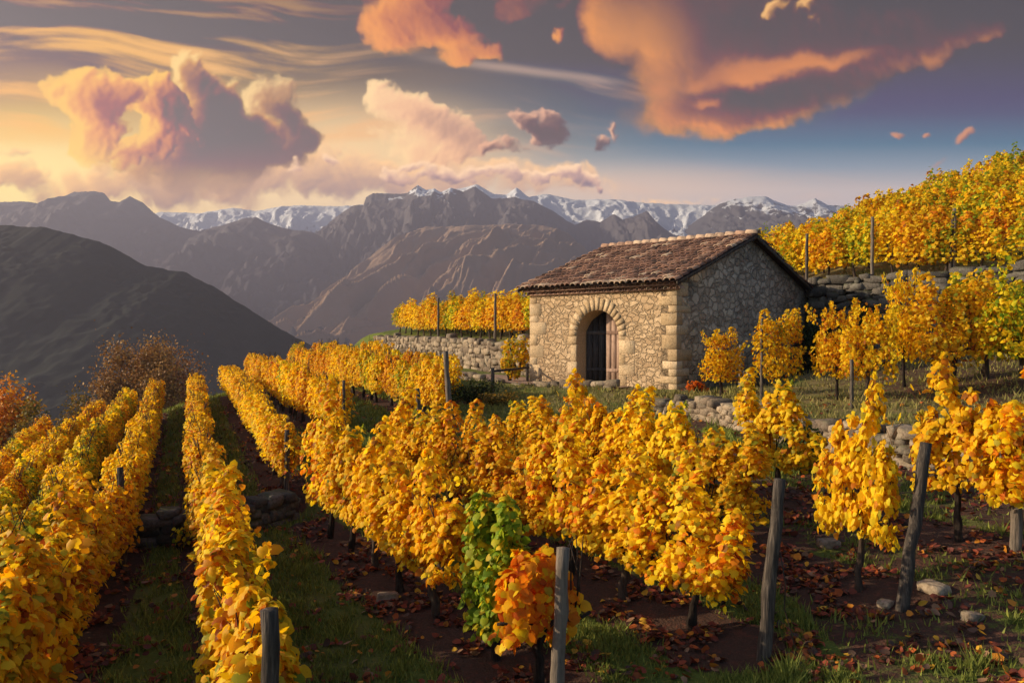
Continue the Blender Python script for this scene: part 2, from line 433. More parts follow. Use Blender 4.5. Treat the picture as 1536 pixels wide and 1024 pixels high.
class MB:
    """collects shapes for ONE mesh"""
    def __init__(self):
        self.V = []; self.F = {}; self.A = []; self.n = 0

    def put(self, V, F, a=None):
        V = np.asarray(V, np.float32)
        if isinstance(F, list) and not isinstance(F[0], np.ndarray):
            F = [np.array(F)]
        for f in (F if isinstance(F, list) else [F]):
            f = np.asarray(f, np.int32)
            if len(f):
                self.F.setdefault(f.shape[1], []).append(f + self.n)
        self.V.append(V); self.n += len(V)
        self.A.append(np.full(len(V), random.random() if a is None else a, np.float32) if np.isscalar(a) or a is None else np.asarray(a, np.float32))
        return self

    def box(self, lo, hi, jit=0.0, a=None, rot=None, bevel=0.0):
        lo = np.array(lo, float); hi = np.array(hi, float)
        if bevel > 0:
            b = min(bevel, 0.45 * float((hi - lo).min()))
            V = []; idx = {}
            c = (lo + hi) / 2; h = (hi - lo) / 2
            pts = []
            for ax in range(3):
                for s in (-1, 1):
                    for u in (-1, 1):
                        for v in (-1, 1):
                            p = np.zeros(3); o = [k for k in range(3) if k != ax]
                            p[ax] = s * h[ax]; p[o[0]] = u * (h[o[0]] - b); p[o[1]] = v * (h[o[1]] - b)
                            idx[(ax, s, u, v)] = len(pts); pts.append(p)
            P = np.array(pts)
            if jit:
                P = P + RNG.normal(0, jit, P.shape)
            F4 = []; F3 = []
            for ax in range(3):
                for s in (-1, 1):
                    q = [idx[(ax, s, -1, -1)], idx[(ax, s, 1, -1)], idx[(ax, s, 1, 1)], idx[(ax, s, -1, 1)]]
                    F4.append(q)
            for ax in range(3):
                o = [k for k in range(3) if k != ax]
                for s0 in (-1, 1):
                    for s1 in (-1, 1):
                        def g(axis, sgn, along):
                            oo = [k for k in range(3) if k != axis]
                            val = {ax: along, o[0]: s0, o[1]: s1}
                            return idx[(axis, sgn, val[oo[0]], val[oo[1]])]
                        F4.append([g(o[0], s0, -1), g(o[0], s0, 1), g(o[1], s1, 1), g(o[1], s1, -1)])
            for sx in (-1, 1):
                for sy in (-1, 1):
                    for sz in (-1, 1):
                        F3.append([idx[(0, sx, sy, sz)], idx[(1, sy, sx, sz)], idx[(2, sz, sx, sy)]])
            # consistent outward winding
            def fix(fs):
                out = []
                for f in fs:
                    p0, p1, p2 = P[f[0]], P[f[1]], P[f[2]]
                    nrm = np.cross(p1 - p0, p2 - p0)
                    out.append(f if np.dot(nrm, P[f].mean(0)) >= 0 else f[::-1])
                return out
            F = [np.array(fix(F4)), np.array(fix(F3))]
            V = P
        else:
            c = (lo + hi) / 2; h = (hi - lo) / 2
            V = np.array([[sx, sy, sz] for sx in (-1, 1) for sy in (-1, 1) for sz in (-1, 1)], float) * h
            if jit:
                V = V + RNG.normal(0, jit, V.shape)
            F = np.array([[0, 1, 3, 2], [4, 6, 7, 5], [0, 4, 5, 1], [2, 3, 7, 6], [0, 2, 6, 4], [1, 5, 7, 3]])
        if rot is not None:
            V = V @ np.array(rot.to_3x3() if hasattr(rot, 'to_3x3') else rot).T
        return self.put(V + c, F, a)

    def tube(self, pts, rad, n=8, a=None, cap=True, wob=0.0):
        pts = np.array(pts, float); m = len(pts)
        rad = np.broadcast_to(np.asarray(rad, float), (m,))
        V = []
        prev = None
        for i in range(m):
            d = pts[min(i + 1, m - 1)] - pts[max(i - 1, 0)]
            d /= np.linalg.norm(d) + 1e-9
            u = np.cross(d, [0.31, 0.95, 0.05] if prev is None else prev) if prev is None else prev - d * np.dot(prev, d)
            u /= np.linalg.norm(u) + 1e-9
            prev = u
            w = np.cross(d, u)
            for k in range(n):
                an = 2 * pi * k / n
                r = rad[i] * (1 + (RNG.normal(0, wob) if wob else 0))
                V.append(pts[i] + (u * cos(an) + w * sin(an)) * r)
        F = [[i * n + k, i * n + (k + 1) % n, (i + 1) * n + (k + 1) % n, (i + 1) * n + k] for i in range(m - 1) for k in range(n)]
        F3 = []
        if cap:
            V.append(pts[0]); V.append(pts[-1])
            for k in range(n):
                F3.append([m * n, (k + 1) % n, k]); F3.append([m * n + 1, (m - 1) * n + k, (m - 1) * n + (k + 1) % n])
        return self.put(V, [np.array(F), np.array(F3).reshape(-1, 3)], a)

    def mesh(self, name, mats, smooth=False):
        V = np.concatenate(self.V)
        return np_mesh(name, V, [np.concatenate(f) for f in self.F.values()], mats, smooth, {'tone': ('FLOAT', np.concatenate(self.A))})

    def build(self, name, mat, parent=None, smooth=False, **kw):
        return link(name, self.mesh(name, [mat], smooth), parent, **kw)


def link(name, me, parent=None, loc=None, rotz=None, scale=None):
    o = bpy.data.objects.new(name, me)
    COL.objects.link(o)
    if parent is not None:
        o.parent = parent
    if loc is not None:
        o.location = loc
    if rotz is not None:
        o.rotation_euler = (0, 0, rotz)
    if scale is not None:
        o.scale = scale
    return o


def tag(o, label=None, cat=None, group=None, kind=None):
    if label: o['label'] = label
    if cat: o['category'] = cat
    if group: o['group'] = group
    if kind: o['kind'] = kind
    return o


def empty(name, loc, rotz=0.0, label=None, cat=None, group=None):
    o = bpy.data.objects.new(name, None)
    o.empty_display_size = 0.2
    COL.objects.link(o)
    o.location = loc; o.rotation_euler = (0, 0, rotz)
    return tag(o, label, cat, group)


def rock(sx, sy, sz, seed_rng, square=0.38):
    """an irregular field stone as vertices of a squared, dented ball"""
    V = _ICO_V.copy()
    V = np.sign(V) * np.abs(V) ** square
    V /= np.abs(V).max(0)
    V = V * (1 + seed_rng.normal(0, 0.085, V.shape))
    sh = seed_rng.normal(0, 0.12, 2)
    V[:, 0] += V[:, 2] * sh[0]
    V[:, 2] *= 1 + V[:, 0] * sh[1]
    return V * np.array([sx, sy, sz]) * 0.5


def _ico():
    import bmesh
    bm = bmesh.new()
    bmesh.ops.create_icosphere(bm, subdivisions=2, radius=1.0)
    bm.verts.ensure_lookup_table()
    V = np.array([v.co[:] for v in bm.verts]); F = np.array([[v.index for v in f.verts] for f in bm.faces])
    bm.free()
    return V, F


_ICO_V, _ICO_F = _ico()
# ================================================================== TERRAIN
RD = np.array([-0.508, 0.861])        # rows run this way ...
RN = np.array([0.861, 0.508])         # ... and this is across them
HUT0 = np.array([0.62, 27.3]); HX = np.array([0.724, -0.690]); HY = np.array([0.690, 0.724])
HUT_W, HUT_D, HUT_H = 5.8, 9.0, 3.2
HUT_Z = -1.65
TERR = np.array([(-90, 12), (-40, 13.0), (-20, 12.6), (-6.6, 12.4), (-4.3, 13.2), (-3.4, 14.6), (-2.2, 17), (0.5, 19.4), (3.0, 20.3), (4.6, 19.4), (5.5, 16), (6.6, 13.2),
                 (9, 11.3), (14, 10), (40, 8), (90, 6)])
WALL2 = np.array([(1.6, 30.0), (-8.35, 50.55)])


def _bank_dist(x, y):
    yb = np.interp(x, TERR[:, 0], TERR[:, 1])
    e = 0.15
    sl = (np.interp(x + e, TERR[:, 0], TERR[:, 1]) - np.interp(x - e, TERR[:, 0], TERR[:, 1])) / (2 * e)
    return (y - yb) / np.sqrt(1 + sl * sl)


def ground_z(x, y):
    x = np.asarray(x, float); y = np.asarray(y, float)
    s = x * RN[0] + y * RN[1]; p = x * RD[0] + y * RD[1]
    lo = np.interp(s, [-60, -8, -2, 1.5, 3.86, 5.63, 7.5, 9.5, 14, 40], [-14, -4.2, -3.55, -3.35, -3.2, -3.0, -2.75, -2.5, -2.0, 0.5])
    s2 = s + 0.4 * np.maximum(x - 4, 0)
    up = np.interp(s2, [-60, -8, -.5, .5, 1.4, 2.4, 3.3, 4.55, 6.2, 8.4, 12.0, 14.0, 16.0, 20.0, 25, 33, 60],
                   [-24, -5.2, -3.6, -3.4, -3.2, -3.0, -2.85, -2.6, -2.4, -2.18, -1.95, -1.68, -1.62, -1.45, -0.95, -0.45, 0.5])
    bd = _bank_dist(x, y)
    wid = np.interp(x, [-6, -3.6, -2.2, 3.2, 4.4, 5], [0.16, 0.2, 1.5, 1.3, 0.25, 0.16])
    st = sstep(bd, -wid, wid)
    # flatten the platform in front of the hut
    f = (x - HUT0[0]) * HX[0] + (y - HUT0[1]) * HX[1]; g = (x - HUT0[0]) * HY[0] + (y - HUT0[1]) * HY[1]
    plat = sstep(g, -2.6, -1.2) * (1 - sstep(f, 6.4, 8.4)) * sstep(f, -10, -6)
    up = up + (HUT_Z - up) * plat * (1 - sstep(g, 9.0, 9.4))
    z = lo + (up - lo) * st
    # terrace beyond the far garden wall
    d = WALL2[1] - WALL2[0]; nrm = np.array([d[1], -d[0]]) / np.hypot(*d)
    q = (x - WALL2[0, 0]) * nrm[0] + (y - WALL2[0, 1]) * nrm[1]
    left = 1 - sstep(f, 0.1, 0.5)
    up2 = -0.32 + 0.055 * np.maximum(q, 0) + 0.01 * np.maximum(p - 30, 0)
    z = z + (np.maximum(up2, z) - z) * sstep(q, -0.12, 0.14) * left * sstep(g, -2, 0)
    # hillside above the wall on the right: rises away along g
    fr = f - HUT_W                                            # > 0 to the right of the hut
    gg = np.maximum(g - 9.2, 0)
    k = np.interp(-fr, [-60, -18, -1, 3, 7.1, 11.8, 18, 40], [.31, .30, .28, .25, .225, .205, .06, 0.0])
    z0 = np.interp(-fr, [0, 6.2], [1.75, 0.5])
    hill = z0 + k * np.minimum(gg, 26) + 0.05 * np.maximum(gg - 26, 0) - 0.006 * np.maximum(gg - 29, 0) ** 2
    hill = np.maximum(hill, z0 - 60)
    z = z + (np.where(gg > 27, hill, np.maximum(hill, z)) - z) * sstep(g, 9.15, 9.45) * (1 - sstep(-fr, 6, 16) * (1 - sstep(g, 9, 16)))
    # the far side of the spur drops into the valley
    pc = np.minimum(24.5 + 1.25 * np.maximum(s, 0), 48.0)
    over = np.maximum(p - pc, 0)
    drop = np.where(over < 9, 0.026 * over ** 2, 0.026 * 81 + (0.30 + 0.17 * sstep(s, 6, 12)) * (over - 9))
    z = z - drop * (1 - sstep(g, 9.0, 16.0) * (1 - sstep(-fr, 15, 21)))
    l2 = np.maximum(-14 - s, 0)
    z = z - 0.25 * l2
    z = z + 0.05 * fbm(x / 2.2, y / 2.2, 3, 0.5, 5) + 0.025 * fbm(x / 0.45, y / 0.45, 2, 0.5, 6)
    r = np.hypot(x, y)
    z = z + 0.6 * sstep(r, 60, 140) * fbm(x / 30, y / 30, 4, 0.5, 8)
    # valley floor
    floor = -165 + 25 * fbm(x / 900, y / 900, 4, 0.5, 12)
    return np.maximum(z, floor)


def gz(x, y):
    return float(ground_z(np.array([x]), np.array([y]))[0])


# ---- vineyard rows on the lower slopes: (name, end point near, end point far)
ROWS = {
    'A': [(-3.66, 5.2), (-4.73, 8.6), (-6.02, 12.3), (-12.4, 27.7)],
    'B': [(-1.60, 5.05), (-3.08, 8.7), (-4.40, 11.5), (-6.0, 15.3), (-12.1, 30.4)],
    'C': [(-4.05, 14.1), (-10.8, 30.4)],
    'Z': [(-5.3, 7.6), (-6.5, 11.0), (-7.26, 12.8), (-9.1, 17.2), (-12.4, 26.0)],
    'Y': [(-7.3, 10.3), (-8.7, 14.0), (-10.7, 18.8), (-13.1, 25.4)],
    'X': [(-8.9, 12.5), (-10.9, 17.0), (-13.4, 22.9)],
    'W': [(-10.6, 13.8), (-13.9, 20.6)],
    'D': [(-3.95, 18.5), (-5.9, 22.0), (-11.2, 34.0)],
    'E': [(-1.75, 19.6), (-10.9, 39.4)],
    'Q': [(-1.85, 23.3), (-10.0, 41.0)],
    'F': [(0.30, 7.05), (-3.3, 13.15)],
    'G': [(2.05, 7.6), (-2.45, 15.2)],
    'H': [(3.85, 8.3), (-0.2, 15.2)],
    'I': [(5.5, 9.4), (3.75, 12.4)],
}


def walk(pts, step, start=0.0):
    pts = np.array(pts, float)
    seg = np.hypot(*np.diff(pts, axis=0).T)
    cum = np.concatenate([[0], np.cumsum(seg)])
    out = []
    t = start
    while t <= cum[-1]:
        i = min(np.searchsorted(cum, t, 'right') - 1, len(seg) - 1)
        q = pts[i] + (pts[i + 1] - pts[i]) * (t - cum[i]) / seg[i]
        d = (pts[i + 1] - pts[i]) / seg[i]
        out.append((q[0], q[1], atan2(d[1], d[0])))
        t += step
    return out


def row_distance(x, y):
    """distance to the nearest row of vines (for tilled soil under the vines)"""
    best = np.full(np.shape(x), 99.0)
    for pts in ROWS.values():
        P = np.array(pts)
        for a, b in zip(P[:-1], P[1:]):
            d = b - a; L2 = (d * d).sum()
            t = np.clip(((x - a[0]) * d[0] + (y - a[1]) * d[1]) / L2, 0, 1)
            best = np.minimum(best, np.hypot(x - a[0] - t * d[0], y - a[1] - t * d[1]))
    return best


def mat_ground():
    m, t, out = new_mat('soil_and_grass')
    tc = t.node('ShaderNodeTexCoord').outputs['Object']
    soil = t.node('ShaderNodeAttribute', attribute_name='soil').outputs['Fac']
    dry = t.node('ShaderNodeAttribute', attribute_name='dry').outputs['Fac']
    n1 = t.noise(tc, 0.9, 5, 0.6); n2 = t.noise(tc, 9, 4, 0.65); n3 = t.noise(tc, 40, 3, 0.6)
    grass = t.mix(n2, (0.055, 0.078, 0.014), (0.15, 0.175, 0.03))
    grass = t.mix(t.ramp(n1, 0.45, 0.7), grass, (0.13, 0.125, 0.035))
    dryc = t.mix(n2, (0.13, 0.095, 0.04), (0.26, 0.20, 0.075))
    grass = t.mix(t.mul(dry, t.ramp(n1, 0.3, 0.6)), grass, dryc)
    earth = t.mix(n3, (0.030, 0.016, 0.012), (0.105, 0.055, 0.036))
    earth = t.mix(t.ramp(n2, 0.52, 0.7), earth, (0.12, 0.045, 0.028))
    f = t.ramp(t.add(soil, t.mul(t.sub(n2, 0.5), 0.9)), 0.35, 0.6)
    col = t.mix(f, grass, earth)
    far = t.node('ShaderNodeAttribute', attribute_name='far').outputs['Fac']
    nf = t.noise(tc, 0.012, 6, 0.6)
    col = t.mix(far, col, t.mix(nf, (0.020, 0.028, 0.014), (0.085, 0.075, 0.035)))
    bump = t.add(t.mul(n2, 0.6), t.mul(n3, 0.5))
    pbsdf(t, out, col, 0.95, 0.15, bump, 0.9, 0.06)
    return m


def build_ground():
    # one sheet, fine near the camera and reaching the horizon: polar grid
    rad = np.concatenate([np.geomspace(0.8, 6, 40), np.geomspace(6, 70, 360)[1:], np.geomspace(70, 4900, 140)[1:]])
    th = np.concatenate([np.linspace(-pi, -0.86, 90)[:-1], np.linspace(-0.86, 0.86, 760), np.linspace(0.86, pi, 90)[1:-1]])
    R, T = np.meshgrid(rad, th, indexing='ij')
    X = R * np.sin(T); Y = R * np.cos(T)
    Z = ground_z(X, Y)
    nr, nt = X.shape
    V = np.stack([X, Y, Z], -1).reshape(-1, 3)
    i = np.arange(nr - 1)[:, None] * nt; j = np.arange(nt)[None, :]; j2 = (j + 1) % nt
    F = np.stack([i + j, i + nt + j, i + nt + j2, i + j2], -1).reshape(-1, 4)[:, ::-1]
    ctr = np.array([[0, 0, gz(0, 0.01)]])
    V = np.concatenate([V, ctr])
    F3 = np.stack([np.full(nt, nr * nt), np.arange(nt), (np.arange(nt) + 1) % nt], -1)[:, ::-1]
    x, y = V[:, 0], V[:, 1]
    rd = row_distance(x, y)
    lft = sstep(x, -2.0, -3.0)
    soil = 1 - sstep(rd, 0.38 - 0.10 * lft, 0.72 - 0.20 * lft)
    fr = (x - HUT0[0]) * HX[0] + (y - HUT0[1]) * HX[1]; g = (x - HUT0[0]) * HY[0] + (y - HUT0[1]) * HY[1]
    bd = _bank_dist(x, y)
    dry = sstep(x, -2.5, 1.5) * sstep(bd, -0.3, 0.3) * (1 - sstep(np.hypot(x, y), 60, 90))
    soil = np.maximum(soil, 0.55 * sstep(bd, 0, .4) * sstep(x, 6.5, 10) * (1 - sstep(g, 8.6, 9.2)))        # trodden earth between the upper vines
    near = (bd < 0) & (x > 3.0)
    soil = np.where(near, np.maximum(soil, 0.54 + 0.5 * fbm(x / 1.1, y / 1.1, 4, 0.6, 77)), soil)
    far = sstep(np.hypot(x, y), 75, 160)
    me = np_mesh('ground', V, [F, F3], [mat_ground()], True,
                 {'soil': ('FLOAT', np.clip(soil, 0, 1)), 'dry': ('FLOAT', dry), 'far': ('FLOAT', far)})
    tag(link('ground', me), kind='structure')


build_ground()
# ================================================================== FAR HILLS AND MOUNTAINS
def sil(pts, D):
    """silhouette chart (bearing, height) -> ridge points at distance D"""
    return [((px - 768) / F_PX * D, D, (HORIZON - py) / F_PX * D) for px, py in pts]


def mat_rock(name, snow0=None, snow1=None, low=(0.035, 0.032, 0.018), mid=(0.12, 0.075, 0.045), high=(0.11, 0.10, 0.095), zr=(0, 400), sc=1.0):
    m, t, out = new_mat(name)
    geo = t.node('ShaderNodeNewGeometry')
    pos = t.node('ShaderNodeTexCoord').outputs['Object']
    sp = t.node('ShaderNodeSeparateXYZ'); t.put(sp.inputs[0], pos)
    nz = t.node('ShaderNodeSeparateXYZ'); t.put(nz.inputs[0], geo.outputs['Normal'])
    n1 = t.noise(pos, 0.004 * sc, 7, 0.66); n2 = t.noise(pos, 0.03 * sc, 5, 0.6)
    h = t.add(sp.outputs[2], t.mul(t.sub(n1, 0.5), (zr[1] - zr[0]) * 0.5))
    hf = t.ramp(h, zr[0], zr[1])
    col = t.mix(t.ramp(hf, 0.0, 0.45), low, mid)
    col = t.mix(t.ramp(t.add(hf, t.mul(t.sub(0.75, nz.outputs[2]), 0.8)), 0.5, 0.9), col, high)
    col = t.mix(t.mul(n2, 0.6), col, t.mix(1.0, col, (0.45, 0.45, 0.45), 'MULTIPLY'))
    if snow0 is not None:
        sn = t.add(t.ramp(t.add(h, t.mul(t.sub(n2, 0.5), (snow1 - snow0) * 1.2)), snow0, snow1), t.mul(t.sub(nz.outputs[2], 0.72), 1.1))
        col = t.mix(t.ramp(sn, 0.40, 0.62), col, (0.82, 0.84, 0.88))
    pbsdf(t, out, col, 0.95, 0.1)
    return m


def range_mesh(name, ridge, mat, back, front, foot, seed, nu=420, nv=150, rough=0.35, wave=300, gully=0.5, profile=1.0, lean=0.0, clampx=None, sharp=0.0, crest=0.012, canopy=0.0):
    """a mountain range: its crest follows the ridge points, spurs and gullies run down both sides"""
    P = np.array(ridge, float)
    u = np.linspace(0, 1, nu)
    xs = np.interp(u, np.linspace(0, 1, len(P)), P[:, 0]) if clampx else P[0, 0] + (P[-1, 0] - P[0, 0]) * u
    zc = np.interp(xs, P[:, 0], P[:, 2]); yc = np.interp(xs, P[:, 0], P[:, 1])
    H = zc.max() - foot
    zc = zc + H * crest * fbm(xs / (wave * 0.16), xs * 0 + seed, 5, 0.6, seed)
    v = np.concatenate([-np.linspace(1, 0, nv) ** 1.25, np.linspace(0, 1, nv // 3)[1:] ** 1.2])       # -1 foot in front, 0 crest, 1 foot behind
    X = np.broadcast_to(xs[None, :], (len(v), nu)).copy(); VV = np.broadcast_to(v[:, None], X.shape)
    depth = np.where(VV < 0, front, back)
    # spurs: ridged noise that runs down the fall line and shifts sideways with height
    a = np.abs(VV)
    warp = fbm(X / wave, VV * 2.0, 3, 0.5, seed + 2) * wave * 0.35
    lx = X + warp + lean * a * front
    sp = fbm(lx / wave, VV * 1.1 + seed, 5, 0.52, seed + 5, 'ridge') - 0.35
    fine = fbm(lx / (wave * 0.18), VV * front / (wave * 0.22), 5, 0.55, seed + 9, 'ridge') - 0.4
    env = np.sin(np.clip(a, 0, 1) * pi) ** 0.8
    prof = (1 - a) ** profile
    Z = foot + (zc[None, :] - foot) * prof
    Z = Z + H * (rough * gully * sp * env + 0.07 * fine * np.minimum(env * 1.4, 1) * (1 if sharp == 0 else sharp))
    if canopy:
        woods = sstep(fbm(X / 110 + 4, VV * 4.5, 4, 0.55, seed + 21), -0.12, 0.12)
        Z = Z + canopy * woods * (0.5 + fbm(X / 9.0, VV * front / 8.0, 3, 0.6, seed + 22)) * np.minimum(a * 30, 1)
    Y = yc[None, :] + VV * depth * (1 + 0.25 * fbm(X / (wave * 2), X * 0 + seed * 3.0, 2, 0.5, seed + 14))
    # keep every slope below the line of sight to the crest
    Z = np.where(VV < 0, np.minimum(Z, (zc[None, :]) * (Y / yc[None, :]) - H * 0.004 * a + canopy * 0.6), Z)
    n0, n1 = X.shape
    V = np.stack([X, Y, Z], -1).reshape(-1, 3)
    i = np.arange(n0 - 1)[:, None] * n1; j = np.arange(n1 - 1)[None, :]
    F = np.stack([i + j, i + j + 1, i + n1 + j + 1, i + n1 + j], -1).reshape(-1, 4)
    tag(link(name, np_mesh(name, V, [F], [mat], True)), kind='structure')


def build_mountains():
    hillm = mat_rock('wooded_hill', low=(0.034, 0.036, 0.022), mid=(0.011, 0.015, 0.011), high=(0.024, 0.024, 0.018), zr=(-140, 160), sc=4)
    range_mesh('hill', sil([(-1100, 330), (-700, 312), (-350, 318), (0, 336), (60, 341), (110, 352), (150, 362), (180, 375), (215, 396), (250, 404), (280, 410), (320, 428), (370, 460), (420, 492), (470, 520),
                            (520, 556), (600, 610), (700, 680)], 720), hillm, 500, 560, -150, 21, nu=760, nv=220, rough=0.05, wave=220, gully=0.5, profile=1.15, crest=0.014, sharp=0.2, canopy=4.0)
    rock1 = mat_rock('valley_rock', low=(0.035, 0.036, 0.044), mid=(0.080, 0.068, 0.078), high=(0.115, 0.105, 0.115), zr=(-150, 520))  # lilac cast of the haze tinted into the rock colours
    range_mesh('mountain', sil([(-300, 345), (-200, 318), (-120, 303), (-40, 304), (0, 303), (45, 302), (62, 306), (82, 297), (100, 295), (112, 289), (145, 287), (158, 291), (166, 302), (180, 303), (196, 296),
                                (214, 303), (240, 325), (265, 338), (300, 347), (330, 338), (370, 328), (385, 326), (410, 338), (440, 345), (470, 348), (520, 380), (600, 430)], 2700),
               rock1, 700, 1300, -190, 31, rough=0.35, wave=420, gully=0.5, profile=1.1)
    rock2 = mat_rock('central_rock', 470, 640, low=(0.035, 0.036, 0.044), mid=(0.085, 0.072, 0.080), high=(0.12, 0.108, 0.115), zr=(-150, 620))  # mauve haze tint carried in these rock tones too
    range_mesh('mountain', sil([(380, 470), (430, 420), (455, 385), (470, 362), (484, 345), (500, 330), (514, 318), (528, 309), (546, 308), (549, 296), (560, 289), (590, 291), (612, 289), (626, 279), (640, 286),
                                (652, 283), (662, 288), (676, 281), (695, 288), (712, 280), (738, 299), (770, 296), (800, 301), (828, 316), (848, 330), (862, 338), (880, 330), (900, 334), (920, 322),
                                (935, 330), (970, 318), (985, 334), (1010, 352), (1100, 372), (1250, 420)], 3000),
               rock2, 600, 1050, -190, 47, nu=620, rough=0.42, wave=340, gully=0.55, profile=1.05)
    rock3 = mat_rock('sun_toned_spur', low=(0.12, 0.08, 0.05), mid=(0.36, 0.22, 0.13), high=(0.38, 0.25, 0.17), zr=(-200, 300))  # warm sunlight on the spur's ridges put into its base colours
    range_mesh('mountain', sil([(420, 520), (470, 470), (520, 425), (560, 388), (600, 354), (640, 341), (700, 339), (760, 337), (815, 338), (850, 350), (880, 380), (940, 420), (1020, 470)], 2300),
               rock3, 400, 700, -190, 58, nu=520, nv=200, rough=0.60, wave=250, gully=0.8, profile=1.0, lean=0.95, sharp=.35)
    snowm = mat_rock('snow_rock', 120, 480, low=(0.08, 0.075, 0.08), mid=(0.12, 0.11, 0.11), high=(0.16, 0.155, 0.16), zr=(-150, 500), sc=0.8)
    range_mesh('mountain', sil([(100, 360), (200, 330), (240, 318), (300, 320), (350, 312), (385, 317), (420, 310), (450, 308), (510, 310), (560, 306), (640, 292), (690, 283), (715, 277), (742, 292), (760, 292), (775, 281),
                                (792, 296), (820, 291), (860, 300), (920, 299), (960, 304), (1020, 307), (1075, 308), (1110, 318), (1200, 330), (1400, 350)], 3450),
               snowm, 600, 900, -250, 63, nu=620, rough=0.30, wave=360, gully=0.45, profile=0.8, crest=0.006)
    rock4 = mat_rock('east_rock', 400, 620, low=(0.05, 0.045, 0.03), mid=(0.075, 0.072, 0.082), high=(0.11, 0.105, 0.115), zr=(-150, 620))  # mid and high tones tinted cool like the haze
    range_mesh('mountain', sil([(900, 430), (960, 388), (1000, 358), (1035, 338), (1060, 320), (1080, 306), (1100, 299), (1120, 296), (1145, 294), (1165, 302), (1190, 310), (1205, 306), (1222, 297), (1240, 307), (1262, 309),
                                (1300, 318), (1400, 322), (1700, 330), (1950, 325)], 3300), rock4, 700, 1300, -200, 74, nu=420, rough=0.40, wave=370, gully=0.5, profile=1.05)


def build_haze():
    lo = np.array([-2700, -150.0, -290.0]); hi = np.array([3500, 4300, 700.0])
    me = MB().box(lo, hi).mesh('haze', [])
    m, t, out = new_mat('valley_haze')
    v = t.node('ShaderNodeVolumePrincipled')
    v.inputs['Color'].default_value = (0.345, 0.338, 0.425, 1)
    v.inputs['Density'].default_value = HAZE_DENSITY
    v.inputs['Anisotropy'].default_value = 0.35
    t.l.new(v.outputs[0], out.inputs['Volume'])
    me.materials.append(m)
    tag(link('haze', me), kind='stuff')


build_mountains()
build_haze()
SC.cycles.volume_bounces = 2
SC.cycles.max_bounces = 8
SC.cycles.use_denoising = True
# ================================================================== STONE, TIMBER AND TILE MATERIALS
def mat_masonry(name, light, dark, mortar, scale=3.2, moss=0.0, stain=0.5):
    """rubble masonry: stones of uneven size and tone in lime mortar"""
    m, t, out = new_mat(name)
    tc = t.node('ShaderNodeTexCoord').outputs['Object']
    w = t.v('MULTIPLY', t.v('SUBTRACT', t.noise(tc, 3.5, 4, 0.6, color=True), (0.5, 0.5, 0.5)), (0.34, 0.34, 0.34))
    mp = t.node('ShaderNodeMapping'); t.put(mp.inputs[0], t.v('ADD', tc, w)); mp.inputs[3].default_value = (1, 1, 1.45)
    q = mp.outputs[0]
    edge = t.voro(q, scale, 'DISTANCE_TO_EDGE', 0.95)
    cell = t.voro(q, scale, 'F1', 0.95, out='Color')
    sc = t.node('ShaderNodeSeparateColor'); t.put(sc.inputs[0], cell)
    n1 = t.noise(tc, 1.1, 5, 0.6); n2 = t.noise(tc, 14, 4, 0.6); n3 = t.noise(tc, 60, 2, 0.6)
    col = t.mix(t.ramp(sc.outputs[0], 0.1, 0.9), dark, light)
    col = t.mix(t.mul(sc.outputs[1], 0.35), col, (0.26, 0.15, 0.08))
    col = t.mix(t.mul(t.ramp(n2, 0.3, 0.75), 0.45), col, t.mix(1.0, col, (0.5, 0.47, 0.43), 'MULTIPLY'))
    mf = t.ramp(t.add(edge, t.mul(t.sub(n2, 0.5), 0.10)), 0.0, 0.085, 0.85, 0)
    col = t.mix(mf, col, t.mix(n2, mortar, [c * 0.6 for c in mortar]))
    col = t.mix(t.mul(t.ramp(n1, 0.50, 0.72), stain), col, t.mix(n2, (0.030, 0.028, 0.025), (0.085, 0.075, 0.062)))
    if moss:
        col = t.mix(t.mul(t.ramp(t.noise(tc, 0.7, 4, 0.6), 0.5, 0.7), moss), col, (0.06, 0.065, 0.02))
    hgt = t.add(t.mul(t.ramp(edge, 0.0, 0.14), 1.0), t.add(t.mul(n2, 0.35), t.mul(n3, 0.12)))
    pbsdf(t, out, col, 0.92, 0.15, hgt, 1.0, 0.055)
    return m


def mat_stone(name, c0, c1, moss=0.15, scale=1.0, lich=0.3):
    m, t, out = new_mat(name)
    tc = t.node('ShaderNodeTexCoord').outputs['Object']
    tone = t.node('ShaderNodeAttribute', attribute_name='tone').outputs['Fac']
    n1 = t.noise(tc, 3 * scale, 4, 0.6); n2 = t.noise(tc, 22 * scale, 4, 0.65)
    col = t.mix(tone, c0, c1)
    col = t.mix(t.ramp(n2, 0.35, 0.75), col, t.mix(1.0, col, (0.45, 0.43, 0.40), 'MULTIPLY'))
    col = t.mix(t.mul(t.ramp(n1, 0.52, 0.66), lich), col, (0.36, 0.33, 0.25))
    geo = t.node('ShaderNodeNewGeometry')
    nz = t.node('ShaderNodeSeparateXYZ'); t.put(nz.inputs[0], geo.outputs['Normal'])
    col = t.mix(t.mul(t.mul(t.ramp(nz.outputs[2], 0.1, 0.9), t.ramp(n1, 0.40, 0.62)), moss), col, (0.055, 0.060, 0.016))
    pbsdf(t, out, col, 0.9, 0.2, t.add(n2, t.mul(n1, 0.5)), 0.8, 0.02)
    return m


